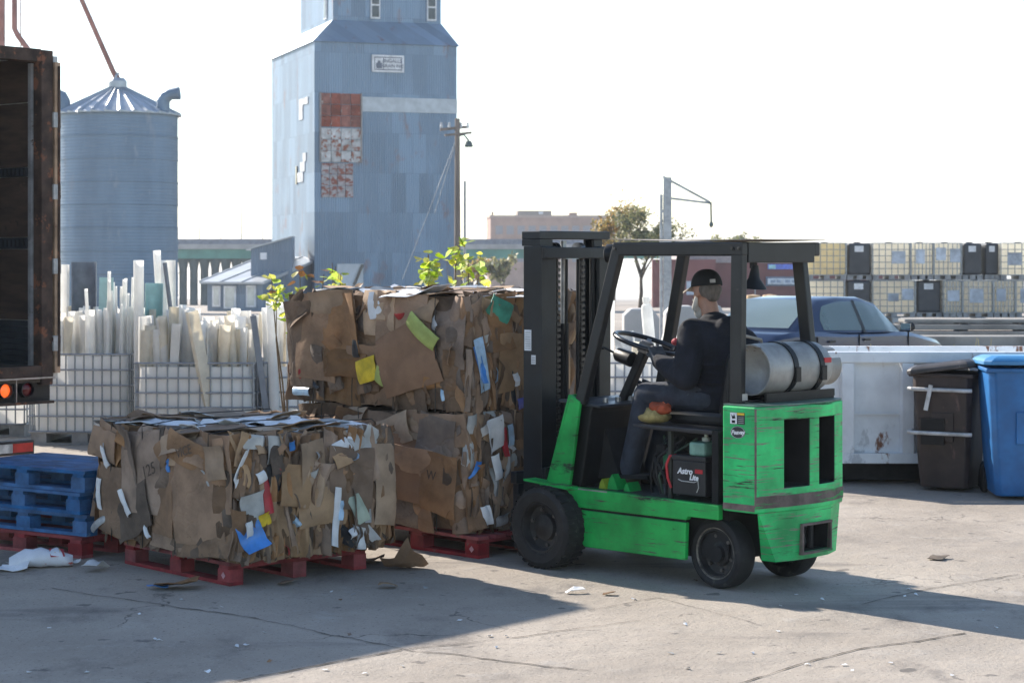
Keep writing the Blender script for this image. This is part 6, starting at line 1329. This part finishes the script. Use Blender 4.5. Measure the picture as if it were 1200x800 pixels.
# body coordinates are relative to the seat, so that the figure's own origin lies where he sits
SEAT = Vector((.36, .02, 1.045))
def rel(mb): mb.v = [tuple(Vector(v)-SEAT) for v in mb.v]; return mb
pe = fused(rel(b_), 'person', skin_, None, .009, 3); pe.location = fw(*SEAT); pe.rotation_euler = (0, 0, FA)
tag(pe, 'bearded driver in dark hoodie, black cap and gloves steering the forklift', 'person')
def child(mb, name, mat, vox=.011, sm=3): return fused(rel(mb), name, mat, pe, vox, sm)
t = MB()
chain(t, [pel+Vector((-.02, 0, -.02)), Vector((.345, .03, 1.28)), che+Vector((-.01, 0, .02)), nb0+Vector((-.02, 0, -.05))], [.178, .182, .19, .13])
t.ball(pel+Vector((.0, .0, .0)), (.17, .19, .12), 16, 10); t.ball(che+Vector((-.01, 0, .04)), (.16, .235, .18), 16, 10)
for sh, el, wr in ((shL, elL, wrL), (shR, elR, wrR)): chain(t, [che+(sh-che)*.6+Vector((0, 0, .03)), sh+Vector((0, 0, .005)), sh.lerp(el, .5)+Vector((-.01, 0, 0)), el+Vector((-.01, 0, 0)), el.lerp(wr, .5), wr], [.112, .098, .092, .085, .075, .055])
for sh, el, wr in ((shL, elL, wrL), (shR, elR, wrR)):
    for k_ in range(4): t.ball(sh.lerp(el, .45+.16*k_), (.099-.004*k_, .097-.004*k_, .016), 12, 6)
    for k_ in range(3): t.ball(el.lerp(wr, .2+.25*k_), (.016, .083-.008*k_, .083-.008*k_), 12, 6)
t.ball(Vector((.255, .03, 1.53)), (.085, .135, .10), 14, 10); t.ball(Vector((.215, .03, 1.46)), (.075, .125, .11), 14, 10); t.ball(Vector((.19, -.03, 1.43)), (.075, .12, .12), 14, 10)   # hood lying on the back
t.lathe([(.085, 0), (.095, .03), (.085, .06), (.06, .06), (.06, 0)], nb0+Vector((-.02, 0, -.015)), (.25, 0, 1), 18, closed=True)
for k_ in range(5): t.ball(Vector((.36, .03, 1.16+.055*k_)), (.188+.004*(k_ % 2), .205+.006*(k_ % 2), .016), 18, 6)   # folds of the slack cloth
hoodie = child(t, 'hoodie', hood, .0085, 2)
j_ = MB()
for hi, kn, an_ in ((hiL, knL, anL), (hiR, knR, anR)): chain(j_, [hi+Vector((-.06, 0, 0)), hi, hi.lerp(kn, .5), kn, kn.lerp(an_, .5), an_+Vector((0, 0, .03))], [.10, .105, .092, .078, .074, .07])
child(j_, 'jeans', jean)
for to, an_ in ((toL, anL), (toR, anR)):
    k_ = MB(); chain(k_, [an_+Vector((-.03, 0, -.03)), an_.lerp(to, .5)+Vector((0, 0, -.005)), to], [.052, .05, .045]); k_.box(an_.lerp(to, .5)+Vector((.0, 0, -.05)), (.26, .09, .025)); cap(k_, an_, an_+Vector((-.03, 0, .1)), .055, .058)
    child(k_, 'boot', bootm, .009)
# gloves: palm, four fingers closed over the rim and a thumb on its inner side
def glove(wr, ha, rim, tang):
    g_ = MB(); fwd = (rim-wr).normalized(); tn = Vector(tang).normalized(); up_ = tn.cross(fwd).normalized()
    if up_.z < 0: up_ = -up_
    cap(g_, wr-fwd*.02, wr+fwd*.02, .046, .04)
    for k_ in range(4): cap(g_, wr+fwd*.01+tn*(.022*(k_-1.5)), ha+tn*(.024*(k_-1.5))+up_*.012, .022, .019)
    for k_, ln in enumerate((.92, 1.0, .97, .8)):
        o_ = tn*(.025*(k_-1.5)); a = ha+o_+up_*.016
        pts = [a, rim+o_+up_*.028*ln, rim+o_+fwd*.026*ln+up_*.010, rim+o_+fwd*.020*ln-up_*.018]
        chain(g_, pts, [.0125, .012, .011, .0095])
    th = ha+tn*.045-up_*.004
    chain(g_, [ha+tn*.03-fwd*.02, th+fwd*.01-up_*.008, th+fwd*.045-up_*.018], [.014, .0125, .0105])
    return child(g_, 'glove', glovem, .0055, 2)
glove(wrL, haL, Vector((.755, .172, 1.398)), (.5, .8, 0))
glove(wrR, haR, Vector((.85, -.15, 1.395)), (.8, -.5, 0))
hr = MB(); hr.ball(hp(-.04, 0, .01), (.076, .081, .06), 16, 10); hr.ball(hp(-.07, 0, -.03), (.036, .058, .04), 12, 8); child(hr, 'hair', hairm, .008, 2)
bd_ = MB(); bd_.ball(hp(.062, 0, -.095), (.045, .05, .042), 14, 8); bd_.ball(hp(.07, 0, -.125), (.036, .042, .042), 12, 8); 
for s_ in (-1, 1): chain(bd_, [hp(.01, s_*.066, -.02), hp(.03, s_*.062, -.065), hp(.06, s_*.04, -.095)], [.010, .017, .026])
cap(bd_, hp(.094, -.025, -.045), hp(.094, .025, -.045), .012, .012); child(bd_, 'beard', beardm, .007, 1)
cp_ = MB(); vs = []; n_ = 20
for i in range(8):
    ph = math.pi/2*i/7
    for j in range(n_): a = 2*math.pi*j/n_; vs.append(hp(-.012+.113*math.cos(ph)**.85*math.cos(a), .093*math.cos(ph)**.85*math.sin(a), .035+.108*math.sin(ph)))
cp_.add(vs, [(i*n_+j, i*n_+(j+1) % n_, (i+1)*n_+(j+1) % n_, (i+1)*n_+j) for i in range(7) for j in range(n_)]+[tuple(range(n_))[::-1]])
cpo = rel(cp_).build('cap', capm, pe, smooth=60)
br_ = MB(); vs = []
for k_, e in ((0, 0), (1, -.006)):
    for i in range(9):
        a = -1.15+2.3*i/8; vs.append(hp(-.012+.108*math.cos(a), .09*math.sin(a), .04+e)); vs.append(hp(.07+.115*math.cos(a*.8), .078*math.sin(a), .022-.022*math.sin(a)**2+e))
fs = [(2*i, 2*i+1, 2*i+3, 2*i+2) for i in range(8)]+[(18+2*i, 18+2*i+2, 18+2*i+3, 18+2*i+1) for i in range(8)]+[(2*i+1, 18+2*i+1, 18+2*i+3, 2*i+3) for i in range(8)]
rel(br_.add(vs, fs)).build('cap_brim', pm('brim_sunlit', (.30, .26, .21), .85, 0, .2, 9), cpo, smooth=60)  # brim of the black cap: sunlight on it put into the colour
lg = MB().box(hp(-.118, .035, .06), (.006, .035, .022), (HM.to_3x3() @ Matrix.Rotation(R(-18), 3, 'Z'))); rel(lg).build('cap_patch', paperg, cpo)
for s_ in (-1, 1): rel(MB().ball(hp(.079, s_*.03, .018), .0115, 10, 8)).build('eye', pm('eye', (.55, .55, .53), .2), pe)
# rag bundle by his hip
rg_ = random.Random(8); rb = empty('rag_bundle', fw(.60, .32, .957), FA); tag(rb, 'crumpled orange and yellow cloth bundle on the seat deck beside the driver', 'cloth')
q = MB(); q.ball((0, 0, .05), (.10, .07, .05), 14, 8); q.ball((.05, .01, .035), (.08, .06, .04), 12, 8); q.v = [tuple(Vector(v)*(1+.25*noise.noise(Vector(v)*22)))for v in q.v]
q.build('cloth_fold', pm('cloth_mustard', (.34, .26, .10), .85, 0, .35, 12, .4, 30), rb, smooth=50)
q = MB(); q.ball((-.02, .0, .10), (.08, .06, .035), 14, 8); q.ball((-.07, .02, .085), (.05, .05, .025), 12, 8); q.v = [tuple(Vector(v)*(1+.22*noise.noise(Vector(v)*25+Vector((4, 0, 0)))))for v in q.v]
q.build('cloth_fold', pm('cloth_orange', (.50, .09, .03), .8, 0, .3, 12, .4, 30), rb, smooth=50)

# ------------------------------------------------------------ thin bright autumn haze
hz = MB().bx(-3100, 3100, -70, 4600, BZ(4500)-1.5, 26).build('haze', pm('haze_air', (.8, .8, .8))); tag(hz, kind='stuff')
hm = bpy.data.materials.new('haze_volume'); hm.use_nodes = True; hn = hm.node_tree.nodes; hn.remove(hn['Principled BSDF'])
pv = hn.new('ShaderNodeVolumePrincipled'); pv.inputs['Color'].default_value = (.86, .92, 1, 1); pv.inputs['Density'].default_value = .00035; pv.inputs['Anisotropy'].default_value = .3
hm.node_tree.links.new(pv.outputs[0], hn['Material Output'].inputs['Volume']); hz.data.materials.clear(); hz.data.materials.append(hm)
